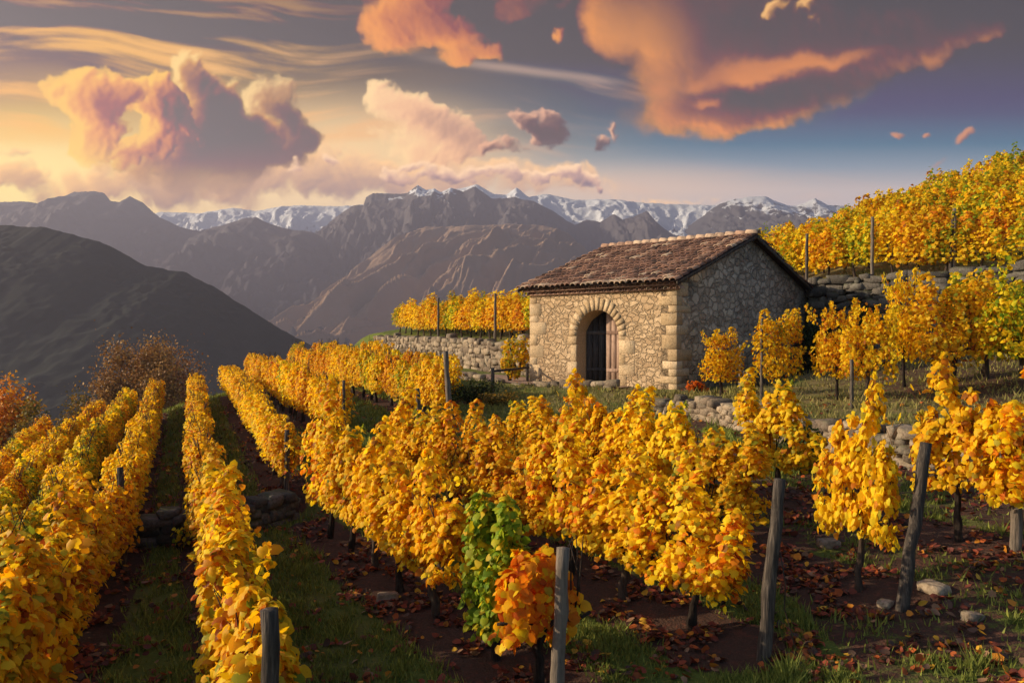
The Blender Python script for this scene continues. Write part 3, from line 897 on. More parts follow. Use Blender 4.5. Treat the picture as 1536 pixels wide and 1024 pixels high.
def mat_wood(name, c0, c1, grain=(30, 30, 2.0), rough=0.85, axis_z=True):
    m, t, out = new_mat(name)
    tc = t.node('ShaderNodeTexCoord').outputs['Object']
    tone = t.node('ShaderNodeAttribute', attribute_name='tone').outputs['Fac']
    mp = t.node('ShaderNodeMapping'); t.put(mp.inputs[0], tc); mp.inputs[3].default_value = grain
    n = t.noise(mp.outputs[0], 1.0, 5, 0.65); n2 = t.noise(tc, 6, 3, 0.6)
    col = t.mix(t.ramp(t.add(n, t.mul(t.sub(tone, 0.5), 0.35)), 0.3, 0.75), c0, c1)
    col = t.mix(t.mul(t.ramp(n2, 0.5, 0.75), 0.5), col, t.mix(1.0, col, (0.4, 0.38, 0.36), 'MULTIPLY'))
    pbsdf(t, out, col, rough, 0.15, n, 1.0, 0.02)
    return m


def mat_tile():
    m, t, out = new_mat('clay_tile')
    tc = t.node('ShaderNodeTexCoord').outputs['Object']
    tone = t.node('ShaderNodeAttribute', attribute_name='tone').outputs['Fac']
    n = t.noise(tc, 5, 4, 0.65); n2 = t.noise(tc, 30, 3, 0.6)
    col = t.colramp(tone, [(0.0, (0.055, 0.032, 0.026)), (0.35, (0.15, 0.075, 0.052)), (0.6, (0.26, 0.135, 0.09)), (0.82, (0.36, 0.21, 0.14)), (1.0, (0.52, 0.38, 0.26))])
    col = t.mix(t.mul(t.ramp(n, 0.45, 0.7), 0.7), col, (0.055, 0.045, 0.042))
    col = t.mix(t.mul(t.ramp(n2, 0.6, 0.8), 0.35), col, (0.30, 0.26, 0.19))
    pbsdf(t, out, col, 0.85, 0.25, n2, 0.5, 0.01)
    return m


M = {}
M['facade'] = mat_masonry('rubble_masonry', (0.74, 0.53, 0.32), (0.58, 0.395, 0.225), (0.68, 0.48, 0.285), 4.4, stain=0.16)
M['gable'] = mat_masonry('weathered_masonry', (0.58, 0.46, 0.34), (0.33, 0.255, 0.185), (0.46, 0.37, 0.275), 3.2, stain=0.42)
M['ashlar'] = mat_stone('dressed_stone', (0.47, 0.325, 0.18), (0.70, 0.51, 0.31), 0.05, 1.2, 0.2)
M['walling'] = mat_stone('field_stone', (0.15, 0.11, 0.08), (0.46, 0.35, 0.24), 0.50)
M['walling_dark'] = mat_stone('mossy_shaded_stone', (0.05, 0.044, 0.038), (0.17, 0.145, 0.12), 0.8)  # mossy stone, albedo also lowered to paint shade on the retaining wall
M['tile'] = mat_tile()
M['door'] = mat_wood('door_boards', (0.17, 0.10, 0.072), (0.42, 0.28, 0.205), (26, 26, 1.6))
M['door_shaded'] = mat_wood('shade_toned_boards', (0.045, 0.040, 0.040), (0.13, 0.115, 0.11), (26, 26, 1.6))  # darker copy of the door boards: doorway shade put into the colour
M['post'] = mat_wood('weathered_post', (0.045, 0.036, 0.030), (0.21, 0.165, 0.125), (40, 40, 3))
M['plank'] = mat_wood('plank', (0.16, 0.10, 0.075), (0.36, 0.25, 0.19), (4, 30, 30))
M['bark'] = mat_wood('bark', (0.018, 0.012, 0.009), (0.075, 0.052, 0.038), (30, 30, 5))
M['iron'] = new_mat('iron')[0]


def _iron():
    t = NT(M['iron'].node_tree)
    out = [n for n in t.n if n.type == 'OUTPUT_MATERIAL'][0]
    p = pbsdf(t, out, t.mix(t.noise(t.node('ShaderNodeTexCoord').outputs['Object'], 30, 3), (0.02, 0.017, 0.015), (0.07, 0.045, 0.03)), 0.6, 0.4)
    p.inputs['Metallic'].default_value = 0.6


_iron()
m_, t_, o_ = new_mat('dark_interior'); pbsdf(t_, o_, (0.03, 0.026, 0.022), 0.95, 0.1); M['inside'] = m_


def stone_wall(name, path, height,  mat, label, cat='stone wall', thick=0.42, size=(0.30, 0.17), group=None, seed=1, top_fn=None, cope=1.0, gaps=0.035, parent=None, step=None):
    """a dry stone wall: uneven courses of separate field stones (one mesh) laid along a path"""
    rg = np.random.default_rng(seed)
    mb = MB()
    pts = np.array(path, float)
    seg = np.hypot(*np.diff(pts, axis=0).T); cum = np.concatenate([[0], np.cumsum(seg)]); L = cum[-1]

    def at(s):
        s = min(max(s, 0), L - 1e-6)
        i = int(np.searchsorted(cum, s, 'right') - 1)
        d = (pts[i + 1] - pts[i]) / seg[i]
        return pts[i] + d * (s - cum[i]), d
    base = pts[0]
    q0, _ = at(L / 2)
    z0 = gz(*q0)
    origin = np.array([q0[0], q0[1], z0])
    s = 0.0
    hmax = max(height(k) for k in np.linspace(0, 1, 20)) if step is None else 4.2
    nc = int(hmax / size[1]) + 2
    for c in range(nc):
        s = rg.uniform(-0.2, 0)
        while s < L:
            w = size[0] * rg.choice([0.5, 0.75, 1.0, 1.3, 1.8]) * rg.uniform(.85, 1.15)
            hh = size[1] * rg.uniform(0.7, 1.55)
            q, d = at(s + w / 2)
            dn = np.array([-d[1], d[0]])
            if step is None:
                h_here = height((s + w / 2) / L)
            else:
                ga, gb = gz(*(q + dn * 0.7)), gz(*(q - dn * 0.7))
                h_here = abs(ga - gb) + step + 0.04 * sin(s * 2.1) + 0.03 * sin(s * 5.3)
            zb = c * size[1]
            if zb < h_here + rg.uniform(-0.05, 0.06):
                # ground on the low side
                lowz = min(gz(*(q + dn * 0.8)), gz(*(q - dn * 0.8)))
                th = thick * rg.uniform(0.85, 1.1)
                topc = zb + size[1] > h_here
                V = rock(w + gaps, th * (1.05 if topc else 1), hh * (cope if topc else 1) + gaps, rg)
                R = Matrix.Rotation(atan2(d[1], d[0]) + rg.normal(0, 0.06), 3, 'Z') @ Matrix.Rotation(rg.normal(0, 0.07), 3, 'Y')
                V = V @ np.array(R).T
                mb.put(V + np.array([q[0] + rg.normal(0, .02), q[1] + rg.normal(0, .02), lowz - 0.06 + zb + hh / 2]) - origin, _ICO_F, rg.random())
            s += w
    o = mb.build(name, mat, parent, smooth=False)
    for p in o.data.polygons:
        p.use_smooth = True
    o.location = origin
    if label:
        tag(o, label, cat, group)
    return o
# ================================================================== THE STONE HUT
def build_hut():
    rot = atan2(HX[1], HX[0])
    hut = empty('stone_hut', (HUT0[0], HUT0[1], HUT_Z), rot, 'small rubble stone hut with red tiled roof and arched wooden door, standing among the vines', 'hut')
    W, D, H, TH = HUT_W, HUT_D, HUT_H, 0.55
    RZ = 4.83                     # ridge height of the wall plates
    B = -0.5                      # footing
    dx0, dx1, spring = 2.05, 3.72, 1.56
    cx, r = (dx0 + dx1) / 2, (dx1 - dx0) / 2

    # ---- front wall with the arched opening
    mb = MB()
    n = 20
    arc = [(cx - r * cos(pi * k / n), spring + r * sin(pi * k / n)) for k in range(n + 1)]

    def sheet(y, flip):
        def quad(a):
            P = np.array([[p[0], y, p[1]] for p in a]); f = np.array([[0, 1, 2, 3]])
            mb.put(P, f[:, ::-1] if flip else f, 0.5)
        quad([(0, B), (dx0, B), (dx0, spring), (0, spring)])
        quad([(dx1, B), (W, B), (W, spring), (dx1, spring)])
        quad([(0, spring), (dx0, spring), (dx0, H), (0, H)])
        quad([(dx1, spring), (W, spring), (W, H), (dx1, H)])
        for (a, b) in zip(arc[:-1], arc[1:]):
            quad([a, b, (b[0], H), (a[0], H)])
    sheet(0.0, False); sheet(TH, True)
    mb.put([[0, 0, B], [0, TH, B], [0, TH, H], [0, 0, H]], [[0, 3, 2, 1]], .5)
    mb.put([[0, 0, H], [W, 0, H], [W, TH, H], [0, TH, H]], [[0, 1, 2, 3]], .5)
    front = mb.build('front_wall', M['facade'], hut)
    # ---- lining of the doorway (reveal)
    mb = MB()
    ring = [(dx0, B)] + [(dx0, spring * k / 5) for k in range(1, 5)] + arc + [(dx1, spring * k / 5) for k in range(4, 0, -1)] + [(dx1, B)]
    for a, b in zip(ring[:-1], ring[1:]):
        mb.put([[a[0], 0.001, a[1]], [b[0], 0.001, b[1]], [b[0], TH + 0.15, b[1]], [a[0], TH + 0.15, a[1]]], [[0, 1, 2, 3]], 0.5)
    mb.build('door_reveal', M['ashlar'], hut)

    # ---- gables, back
    def gable(x0, x1):
        m2 = MB()
        pr = [(TH if x0 > 1 else TH, B), (D, B), (D, H), (D / 2, RZ), (0, H)]
        ys = [0.0, D, D, D / 2, 0.0]; zs = [B, B, H, RZ, H]
        if x0 < 1:
            ys[0] = ys[4] = 0.004
        P = [[x0, y, z] for y, z in zip(ys, zs)] + [[x1, y, z] for y, z in zip(ys, zs)]
        m2.put(P, [np.array([[0, 4, 3, 2, 1], [5, 6, 7, 8, 9]]), np.array([[0, 1, 6, 5], [1, 2, 7, 6], [2, 3, 8, 7], [3, 4, 9, 8], [4, 0, 5, 9]])], 0.5)
        return m2
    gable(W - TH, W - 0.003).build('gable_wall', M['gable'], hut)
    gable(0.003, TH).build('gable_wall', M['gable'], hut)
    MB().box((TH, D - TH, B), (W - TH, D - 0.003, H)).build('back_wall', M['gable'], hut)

    # ---- dressed corner stones: alternately long to the front and long to the side
    def quoins(x, sgn):
        z = -0.2; k = 0
        while z < H - 0.2:
            h = random.uniform(0.20, 0.46)
            if z + h > H - 0.02:
                h = H - 0.02 - z
            a, b = (random.uniform(.42, .75), random.uniform(.22, .36)) if k % 2 else (random.uniform(.26, .38), random.uniform(.55, .85))
            lo = [x - a if sgn > 0 else x - 0.012, -0.012, z + 0.010]; hi = [x + 0.012 if sgn > 0 else x + a, b, z + h]
            q.box(lo, hi, 0.005, bevel=0.014)
            z += h; k += 1
    q = MB(); quoins(W, 1); q.build('corner_stone', M['ashlar'], hut)
    q = MB(); quoins(0, -1); q.build('corner_stone', M['ashlar'], hut)
    # ---- arch stones and jamb blocks
    q = MB()
    nv = 17
    for k in range(nv):
        a0 = pi * k / nv + 0.012; a1 = pi * (k + 1) / nv - 0.012
        ro = r + random.uniform(0.27, 0.42)
        P = []
        for y in (-0.012 + random.uniform(-.006, .004), 0.30):
            for (rr, aa) in ((r + 0.004, a0), (ro, a0), (ro, a1), (r + 0.004, a1)):
                P.append([cx - rr * cos(aa), y, spring + rr * sin(aa)])
        q.put(P, [[0, 1, 2, 3], [4, 7, 6, 5], [0, 4, 5, 1], [1, 5, 6, 2], [2, 6, 7, 3], [3, 7, 4, 0]])
    q.build('door_arch', M['ashlar'], hut)
    q = MB()
    for x, sg in ((dx0, -1), (dx1, 1)):
        q = MB()
        z = 0.0; k = 0
        while z < spring - 0.1:
            h = min(random.uniform(0.30, 0.55), spring - z)
            a = random.uniform(.36, .62) if k % 2 else random.uniform(.2, .32)
            lo = [x - a if sg < 0 else x + 0.004, -0.013, z + 0.012]; hi = [x - 0.004 if sg < 0 else x + a, 0.28, z + h]
            q.box(lo, hi, 0.005, bevel=0.016)
            z += h; k += 1
        q.build('door_jamb', M['ashlar'], hut)
    # ---- threshold step
    MB().box((dx0 - 0.25, -0.42, -0.35), (dx1 + 0.25, TH, -0.0), 0.01, bevel=0.03).build('door_step', M['ashlar'], hut)

    # ---- two boarded leaves, set back in the opening
    yd = 0.46
    for (x0, x1, tone) in ((dx0 + .01, cx - 0.01, 0.2), (cx + 0.01, dx1 - .01, 0.75)):
        q = MB()
        nb = 4
        for k in range(nb):
            a = x0 + (x1 - x0) * k / nb + 0.006; b = x0 + (x1 - x0) * (k + 1) / nb - 0.006
            P = []
            for y in (yd, yd + 0.05):
                for x in (a, b):
                    P += [[x, y, 0.03], [x, y, spring + sqrt(max(r * r - (x - cx) ** 2, 0.0)) - 0.004]]
            q.put(P, [[0, 2, 3, 1], [4, 5, 7, 6], [0, 1, 5, 4], [2, 6, 7, 3], [1, 3, 7, 5], [0, 4, 6, 2]], tone + random.uniform(-.2, .2))
        leaf = q.build('door_leaf', M['door'] if tone > 0.5 else M['door_shaded'], hut)
        if tone < 0.5:
            # this leaf, toned dark for the doorway shade, is swung in on its left hinge
            tag(leaf, 'left door leaf with boards toned dark for shade, standing ajar')
            R = Matrix.Rotation(radians(38), 4, 'Z')
            piv = Vector((x0, yd + .03, 0))
            leaf.matrix_local = Matrix.Translation(piv) @ R @ Matrix.Translation(-piv)
        for z in (0.42, 1.62):
            MB().box((x0 + .02, yd - 0.03, z), (x1 - .02, yd - 0.002, z + .11), bevel=.008).build('ledge', M['door'] if tone > 0.5 else M['door_shaded'], leaf)
        if tone > 0.5:
            h = MB().box((x0 + .62, yd - 0.07, 0.83), (x1 - .03, yd - 0.031, 0.90), bevel=.008)
            h.box((x0 + .70, yd - 0.09, 0.74), (x0 + .76, yd - 0.031, 0.98), bevel=.008)
            h.build('latch', M['iron'], leaf)
    MB().box((TH, TH + .02, -0.12), (W - TH, D - TH, -0.04)).build('floor_slab', M['inside'], hut)

    # ---- roof: canal tiles in overlapping courses on both slopes
    ov_e, ov_g = 0.42, 0.26       # overhang at eaves / gables
    ang = atan2(RZ - H, D / 2)
    Ls = (D / 2 + ov_e) / cos(ang)
    for side in (0, 1):
        q = MB()
        tw = 0.215
        ncol = int(round((W + 2 * ov_g) / tw)); tw = (W + 2 * ov_g) / ncol
        ncr = 15; cl = Ls / ncr
        tz = 0.10
        c_, s_ = cos(ang), sin(ang)

        def P3(x, d, h):
            # d: distance down from the ridge along the slope, h: height above the slope
            y = D / 2 - d * c_ - h * s_; z = RZ + tz - d * s_ + h * c_
            if side:
                y = D - y
            return (x, y, z)
        # sagging old timbers
        sag = lambda x, d: -0.05 * math.sin(pi * (x + ov_g) / (W + 2 * ov_g)) * math.sin(pi * min(d / Ls, 1)) + 0.012 * math.sin(x * 5 + d * 2)
        q.put([P3(-ov_g, 0, -.02), P3(W + ov_g, 0, -.02), P3(W + ov_g, Ls - .05, -.02), P3(-ov_g, Ls - .05, -.02)], [[3, 2, 1, 0]] if not side else [[0, 1, 2, 3]], 0.0)
        for i in range(ncol):
            for j in range(ncr):
                x = -ov_g + (i + 0.5) * tw + random.gauss(0, 0.010)
                d0 = j * cl - 0.05; d1 = (j + 1) * cl + random.gauss(0.02, 0.022)
                tone = min(max(random.gauss(0.47, 0.24), 0), 1)
                if j == ncr - 1 and not side:
                    tone = min(1, tone + 0.35)
                V = []; ns = 6
                for (d, rr, up) in ((max(d0, 0), tw * 0.44, 0.005), (d1, tw * 0.54, 0.045)):
                    for k in range(ns + 1):
                        an = pi * k / ns
                        V.append(P3(x - rr * cos(an), d, sag(x, d) + up + rr * sin(an) * 0.75))
                for k in range(ns + 1):          # thickness at the lower end
                    an = pi * k / ns
                    rr = tw * 0.54 - 0.022
                    V.append(P3(x - rr * cos(an), d1, sag(x, d1) + 0.045 + rr * sin(an) * 0.75 - 0.008))
                F = [[k, k + 1, ns + 1 + k + 1, ns + 1 + k] for k in range(ns)] + [[ns + 1 + k, ns + 2 + k, 2 * ns + 3 + k, 2 * ns + 2 + k] for k in range(ns)]
                F = np.array(F)
                q.put(V, F if side else F[:, ::-1], tone)
        rf = q.build('roof', M['tile'], hut)
        if not side:
            # double row of tile ends carried out under the eave
            e = MB()
            for row, (yo, zo) in enumerate(((-0.27, -0.285), (-0.14, -0.405))):
                nn = int(W / 0.19)
                for i in range(nn):
                    x = -0.1 + (W + 0.2) * (i + 0.5 + 0.5 * row) / nn
                    V = []; ns = 6
                    zc = H + 0.17 + zo
                    for y in (yo, 0.12):
                        for rr in (0.085, 0.062):
                            for k in range(ns + 1):
                                an = pi * k / ns
                                V.append((x - rr * cos(an), y, zc + rr * sin(an)))
                    a = ns + 1
                    F = [[k, k + 1, 2 * a + k + 1, 2 * a + k] for k in range(ns)] + [[a + k + 1, a + k, 3 * a + k, 3 * a + k + 1] for k in range(ns)] + \
                        [[k + 1, k, a + k, a + k + 1] for k in range(ns)]
                    e.put(V, np.array(F), min(1, max(0, random.gauss(0.68, 0.2))))
                e.box((-0.12, yo + 0.03, H + 0.17 + zo - 0.03), (W + 0.12, 0.01, H + 0.17 + zo + 0.005), a=0.75)
            e.build('eaves_course', M['tile'], hut)
            # ridge cap of pale tiles
            c = MB()
            nr = 17
            for i in range(nr):
                x0 = -ov_g - 0.02 + (W + 2 * ov_g + 0.04) * i / nr; x1 = x0 + (W + 2 * ov_g + .04) / nr + 0.05
                V = []; ns = 8
                for (x, rr) in ((x0, 0.150), (x1, 0.125)):
                    for rq in (rr, rr - 0.025):
                        for k in range(ns + 1):
                            an = pi * k / ns
                            V.append((x, D / 2 - rq * 1.1 * cos(an), RZ + 0.12 + rq * sin(an) + (0.02 if x == x0 else 0)))
                a = ns + 1
                F = [[k + 1, k, 2 * a + k, 2 * a + k + 1] for k in range(ns)] + [[a + k, a + k + 1, 3 * a + k + 1, 3 * a + k] for k in range(ns)] + \
                    [[k, k + 1, a + k + 1, a + k] for k in range(ns)] + [[2 * a + k + 1, 2 * a + k, 3 * a + k, 3 * a + k + 1] for k in range(ns)]
                c.put(V, np.array(F), random.uniform(0.80, 1.0))
            c.build('ridge_cap', M['tile'], rf)
        # verge board / tile edge along both gables
        v = MB()
        for xx in (-ov_g, W + ov_g - 0.05):
            P = [P3(xx, 0, -0.12), P3(xx + .05, 0, -0.12), P3(xx + .05, Ls - .04, -0.12), P3(xx, Ls - .04, -0.12),
                 P3(xx, 0, -0.021), P3(xx + .05, 0, -0.021), P3(xx + .05, Ls - .04, -0.021), P3(xx, Ls - .04, -0.021)]
            F = np.array([[0, 1, 2, 3], [7, 6, 5, 4], [0, 4, 5, 1], [1, 5, 6, 2], [2, 6, 7, 3], [3, 7, 4, 0]])
            v.put(P, F if not side else F[:, ::-1], 0.2)
        v.build('verge_board', M['post'], rf)


build_hut()

# ------------------------------------------------------------------ terrace walls
def seg_of_terrace(x0, x1, off=0.0, step=0.6):
    xs = np.arange(x0, x1 + 1e-6, step if x1 - x0 > 3 else 0.12)
    ys = np.interp(xs, TERR[:, 0], TERR[:, 1])
    return np.stack([xs, ys - off], -1)


stone_wall('terrace_wall', seg_of_terrace(-6.9, -3.5, 0.10), None, M['walling_dark'],
           'low mossy dark terrace wall crossing the grassy path between the left rows', size=(0.27, 0.13), seed=3, thick=.5, step=0.16)
stone_wall('terrace_wall', seg_of_terrace(-16, -7.0, 0.10), None, M['walling_dark'],
           'low shaded terrace wall running behind the leftmost vine rows', size=(0.34, 0.16), seed=4, thick=.5, step=0.02)
stone_wall('terrace_wall', [(3.7, 19.95), (4.1, 19.7), (4.6, 19.3), (5.0, 17.7), (5.5, 15.85), (6.05, 14.5), (6.55, 13.1), (7.6, 12.3), (9.0, 11.2), (11, 10.5)],
           None, M['walling'], 'pale dry stone terrace wall below the grass slope in front of the hut', size=(0.21, 0.125), seed=5, thick=.5, step=0.05)
_w2 = [WALL2[0] + (WALL2[1] - WALL2[0]) * k + np.array([-0.2, -0.1]) for k in np.linspace(0.02, 1, 30)]
stone_wall('garden_wall', _w2, lambda k: 1.30 + 0.06 * sin(k * 17), M['walling'], 'long pale dry stone wall behind the yard left of the hut, vines on top', size=(0.34, 0.2), seed=6, thick=.45)
_w4 = [HUT0 + HX * f + HY * 9.12 for f in np.linspace(5.95, 20, 40)]
stone_wall('retaining_wall', _w4, None, M['walling_dark'], 'tall retaining wall right of the hut, toned dark for shade, holding up the hillside vines', size=(0.42, 0.22), seed=8, thick=.6, step=0.10)
# ================================================================== VINES
PAL = {
    'gold': ([(0.93, 0.60, 0.010), (0.95, 0.72, 0.025), (0.88, 0.47, 0.008), (0.66, 0.24, 0.010), (0.50, 0.42, 0.03), (0.34, 0.13, 0.015)], [.40, .30, .14, .05, .07, .04]),
    'amber': ([(0.92, 0.52, 0.008), (0.84, 0.38, 0.008), (0.94, 0.65, 0.018), (0.55, 0.16, 0.010), (0.36, 0.10, 0.012), (0.45, 0.36, 0.03)], [.40, .16, .26, .08, .05, .05]),
    'lemon': ([(0.92, 0.66, 0.018), (0.78, 0.62, 0.02), (0.90, 0.54, 0.010), (0.40, 0.40, 0.022), (0.22, 0.27, 0.018), (0.6, 0.25, 0.012)], [.30, .20, .22, .14, .09, .05]),
    'green': ([(0.30, 0.42, 0.020), (0.18, 0.30, 0.014), (0.46, 0.52, 0.025), (0.66, 0.60, 0.03), (0.85, 0.60, 0.03)], [.34, .20, .28, .10, .08]),
    'orange': ([(0.80, 0.22, 0.010), (0.86, 0.33, 0.012), (0.62, 0.12, 0.010), (0.88, 0.48, 0.02)], [.4, .3, .15, .15]),
    'rust': ([(0.84, 0.36, 0.016), (0.74, 0.27, 0.014), (0.86, 0.48, 0.02), (0.48, 0.20, 0.018)], [.35, .3, .2, .15]),
    'brown': ([(0.36, 0.18, 0.07), (0.27, 0.13, 0.05), (0.46, 0.25, 0.08), (0.18, 0.09, 0.04)], [.35, .3, .2, .15]),
    'olive': ([(0.20, 0.15, 0.03), (0.30, 0.19, 0.03), (0.12, 0.10, 0.025), (0.34, 0.19, 0.03)], [.35, .25, .2, .2]),
    'bush': ([(0.045, 0.065, 0.016), (0.07, 0.09, 0.02), (0.03, 0.045, 0.014), (0.12, 0.11, 0.03)], [.4, .25, .25, .1]),
}


def mat_leaf(name, trans=0.54):
    m, t, out = new_mat(name)
    a = t.node('ShaderNodeAttribute', attribute_name='leaf').outputs['Color']
    info = t.node('ShaderNodeObjectInfo').outputs['Random']
    hs = t.node('ShaderNodeHueSaturation')
    t.put(hs.inputs['Hue'], t.ramp(info, 0, 1, 0.488, 0.510, False))
    hs.inputs['Saturation'].default_value = 1.0
    t.put(hs.inputs['Value'], t.ramp(info, 0, 1, 0.88, 1.08, False))
    t.put(hs.inputs['Color'], a)
    tc = t.node('ShaderNodeTexCoord').outputs['Object']
    n = t.noise(tc, 26, 3, 0.6)
    col = t.mix(t.mul(t.ramp(n, 0.56, 0.74), 0.55), hs.outputs[0], t.mix(1.0, hs.outputs[0], (0.70, 0.48, 0.40), 'MULTIPLY'))
    p = t.node('ShaderNodeBsdfPrincipled')
    t.put(p.inputs['Base Color'], col)
    p.inputs['Roughness'].default_value = 0.55
    p.inputs['Specular IOR Level'].default_value = 0.18
    tr = t.node('ShaderNodeBsdfTranslucent')
    t.put(tr.inputs[0], t.mix(1.0, col, (1.0, 0.92, 0.7), 'MULTIPLY'))
    mx = t.node('ShaderNodeMixShader')
    mx.inputs[0].default_value = trans
    t.l.new(p.outputs[0], mx.inputs[1]); t.l.new(tr.outputs[0], mx.inputs[2])
    t.l.new(mx.outputs[0], out.inputs[0])
    return m


M['leaf'] = mat_leaf('vine_leaf')
M['dry_leaf'] = mat_leaf('tree_leaf', 0.3)

# leaf outlines: base at the origin, tip along +y, slightly cupped
_h = [(0.24, -0.15, -.03), (0.50, 0.05, -.08), (0.475, 0.30, -.05), (0.44, 0.55, -.09), (0.23, 0.74, -.06)]
LEAF_FULL = (np.array([(0, 0, 0), (0, 0.36, 0.045), (0, 0.96, -0.12)] + _h + [(-x, y, z) for x, y, z in _h], float),
             np.array([[1, 0, 3], [1, 3, 4], [1, 4, 5], [1, 5, 6], [1, 6, 7], [1, 7, 2], [1, 8, 0], [1, 9, 8], [1, 10, 9], [1, 11, 10], [1, 12, 11], [1, 2, 12]]))
LEAF_MID = (np.array([(0, 0, 0), (0.46, 0.18, -.05), (0.40, 0.60, -.07), (0, 0.95, -.10), (-0.40, 0.60, -.07), (-0.46, 0.18, -.05), (0, 0.4, 0.05)], float),
            np.array([[6, 0, 1], [6, 1, 2], [6, 2, 3], [6, 3, 4], [6, 4, 5], [6, 5, 0]]))
LEAF_FAR = (np.array([(0, 0, 0), (0.46, 0.42, -.08), (0, 0.95, 0), (-0.46, 0.42, -.08)], float), np.array([[0, 1, 2], [0, 2, 3]]))


def leaf_cloud(pos, out, size, pal, rg, tmpl=LEAF_MID, droop=0.75, up=0.45, chaos=0.55, tint=None):
    """leaves at pos (n,3), facing along out (n,3); returns verts, faces, colours"""
    n = len(pos)
    N = out + np.array([0, 0, up]) + rg.normal(0, chaos, (n, 3))
    N /= np.linalg.norm(N, axis=1, keepdims=True) + 1e-9
    Yv = out * 0.5 + np.array([0, 0, -droop]) + rg.normal(0, 0.45, (n, 3))
    Yv -= N * (Yv * N).sum(1, keepdims=True)
    Yv /= np.linalg.norm(Yv, axis=1, keepdims=True) + 1e-9
    Xv = np.cross(Yv, N)
    sz = size * rg.uniform(0.62, 1.25, n)
    T, F = tmpl
    curl = rg.uniform(0.3, 2.6, n)
    V = pos[:, None, :] + sz[:, None, None] * (T[None, :, 0:1] * Xv[:, None, :] + T[None, :, 1:2] * Yv[:, None, :] + (T[None, :, 2:3] * curl[:, None, None]) * N[:, None, :])
    k = len(T)
    Fs = (F[None] + (np.arange(n) * k)[:, None, None]).reshape(-1, 3)
    cols, w = PAL[pal] if isinstance(pal, str) else pal
    cols = np.array(cols); w = np.array(w) / np.sum(w)
    c = cols[rg.choice(len(cols), n, p=w)] * rg.uniform(0.82, 1.12, (n, 1))
    if tint is not None:
        c = tint(pos, c, rg)
    C = np.repeat(np.concatenate([c, np.ones((n, 1))], 1)[:, None, :], k, 1)
    return V.reshape(-1, 3), Fs, C.reshape(-1, 4)


def crown_mesh(name, clouds, mat):
    V = []; F = []; C = []; o = 0
    for v, f, c in clouds:
        V.append(v); F.append(f + o); C.append(c); o += len(v)
    return np_mesh(name, np.concatenate(V), [np.concatenate(F)], [mat], False, {'leaf': ('FLOAT_COLOR', np.concatenate(C))})


def vine_crown(name, seed, pal, n=800, size=0.115, hx=0.62, hy=0.20, z0=0.55, z1=1.45, shoots=9, rise=0.35, tmpl=LEAF_MID, skirt=0.15, pal2=None, f2=0.0, stray=0, sl=0.5, gapk=0.0, taper=0.22):
    rg = np.random.default_rng(seed)
    per = n // shoots
    stems = []
    P = []; O = []
    for k in range(shoots):
        x = -hx + 2 * hx * (k + rg.uniform(0.1, 0.9)) / shoots
        top = z1 + rg.normal(0, 1) * rise * 0.4 + (rise if rg.random() < 0.22 else 0)
        t = rg.beta(1.25, 1.05, per)
        z = z0 - rg.uniform(0, skirt) + (top - z0) * t
        sway = rg.normal(0, 0.10); swy = rg.normal(0, 0.07)
        cx = x + sway * t + 0.05 * np.sin(t * 7 + k); cy = swy * t + 0.04 * np.sin(t * 5 + 2 * k)
        an = rg.uniform(0, 2 * pi, per)
        prof = np.sin(np.clip(t * 0.86 + 0.14, 0, 1) * pi) ** 0.40 * (1 - taper * t)
        r = np.sqrt(rg.uniform(0.12, 1, per)) * prof
        ox = np.cos(an); oy = np.sin(an)
        P.append(np.stack([cx + ox * r * hx * 0.33, cy + oy * r * hy * 1.25, z], -1))
        O.append(np.stack([ox * 0.45, oy * 1.15, 0.15 + 0.55 * t ** 3], -1))
    for k in range(stray):                      # loose shoots that stick out of the crown, up, forward or drooping
        m = max(10, int(sl * 46))
        t = np.linspace(0, 1, m) ** 0.9
        a = rg.uniform(0, 2 * pi); b = np.array([rg.uniform(-hx, hx), rg.normal(0, hy * .5), z1 * rg.uniform(.7, 1.0)])
        d = np.array([cos(a) * 0.75, sin(a) * 0.6, rg.choice([1.0, 1.0, 0.5, -0.2])]); d /= np.linalg.norm(d)
        L = sl * rg.uniform(.5, 1.15)
        c = b + d * L * t[:, None] + np.array([0, 0, -0.25 * L]) * (t[:, None] ** 2) + rg.normal(0, .030 + .045 * (1 - t[:, None]), (m, 3))
        tt = np.linspace(0, 1, 9)[:, None]           # the cane itself
        ln = b + d * L * tt + np.array([0, 0, -0.25 * L]) * tt ** 2
        w_ = np.array([-d[1], d[0], 0.3]) * 0.006
        for ww in (w_, np.cross(d, w_)):
            sv = np.stack([ln - ww, ln + ww], 1).reshape(-1, 3)
            q_ = np.arange(8)[:, None] * 2
            sf = np.concatenate([q_ + [0, 1, 3], q_ + [0, 3, 2]])
            stems.append((sv, sf, np.tile([0.16, 0.075, 0.03, 1.0], (len(sv), 1))))
        P.append(c); O.append(np.stack([rg.normal(0, .7, m), rg.normal(0, .7, m), np.full(m, .4)], -1))
    P = np.concatenate(P); O = np.concatenate(O)
    if gapk > 0:                                # holes where the dark inside shows
        keep = fbm(P[:, 0] * 3.2 + seed, P[:, 2] * 3.2, 2, .5, seed + 3) > -gapk
        P, O = P[keep], O[keep]
    clouds = stems
    if pal2 is not None:
        pick = rg.random(len(P)) < f2 * (1.6 * (fbm(P[:, 0] * 2 + seed, P[:, 2] * 2, 2, .5, seed) + 0.6))
        clouds.append(leaf_cloud(P[pick], O[pick], size, pal2, rg, tmpl))
        P, O = P[~pick], O[~pick]
    clouds.append(leaf_cloud(P, O, size, pal, rg, tmpl))
    return crown_mesh(name, clouds, M['leaf'])


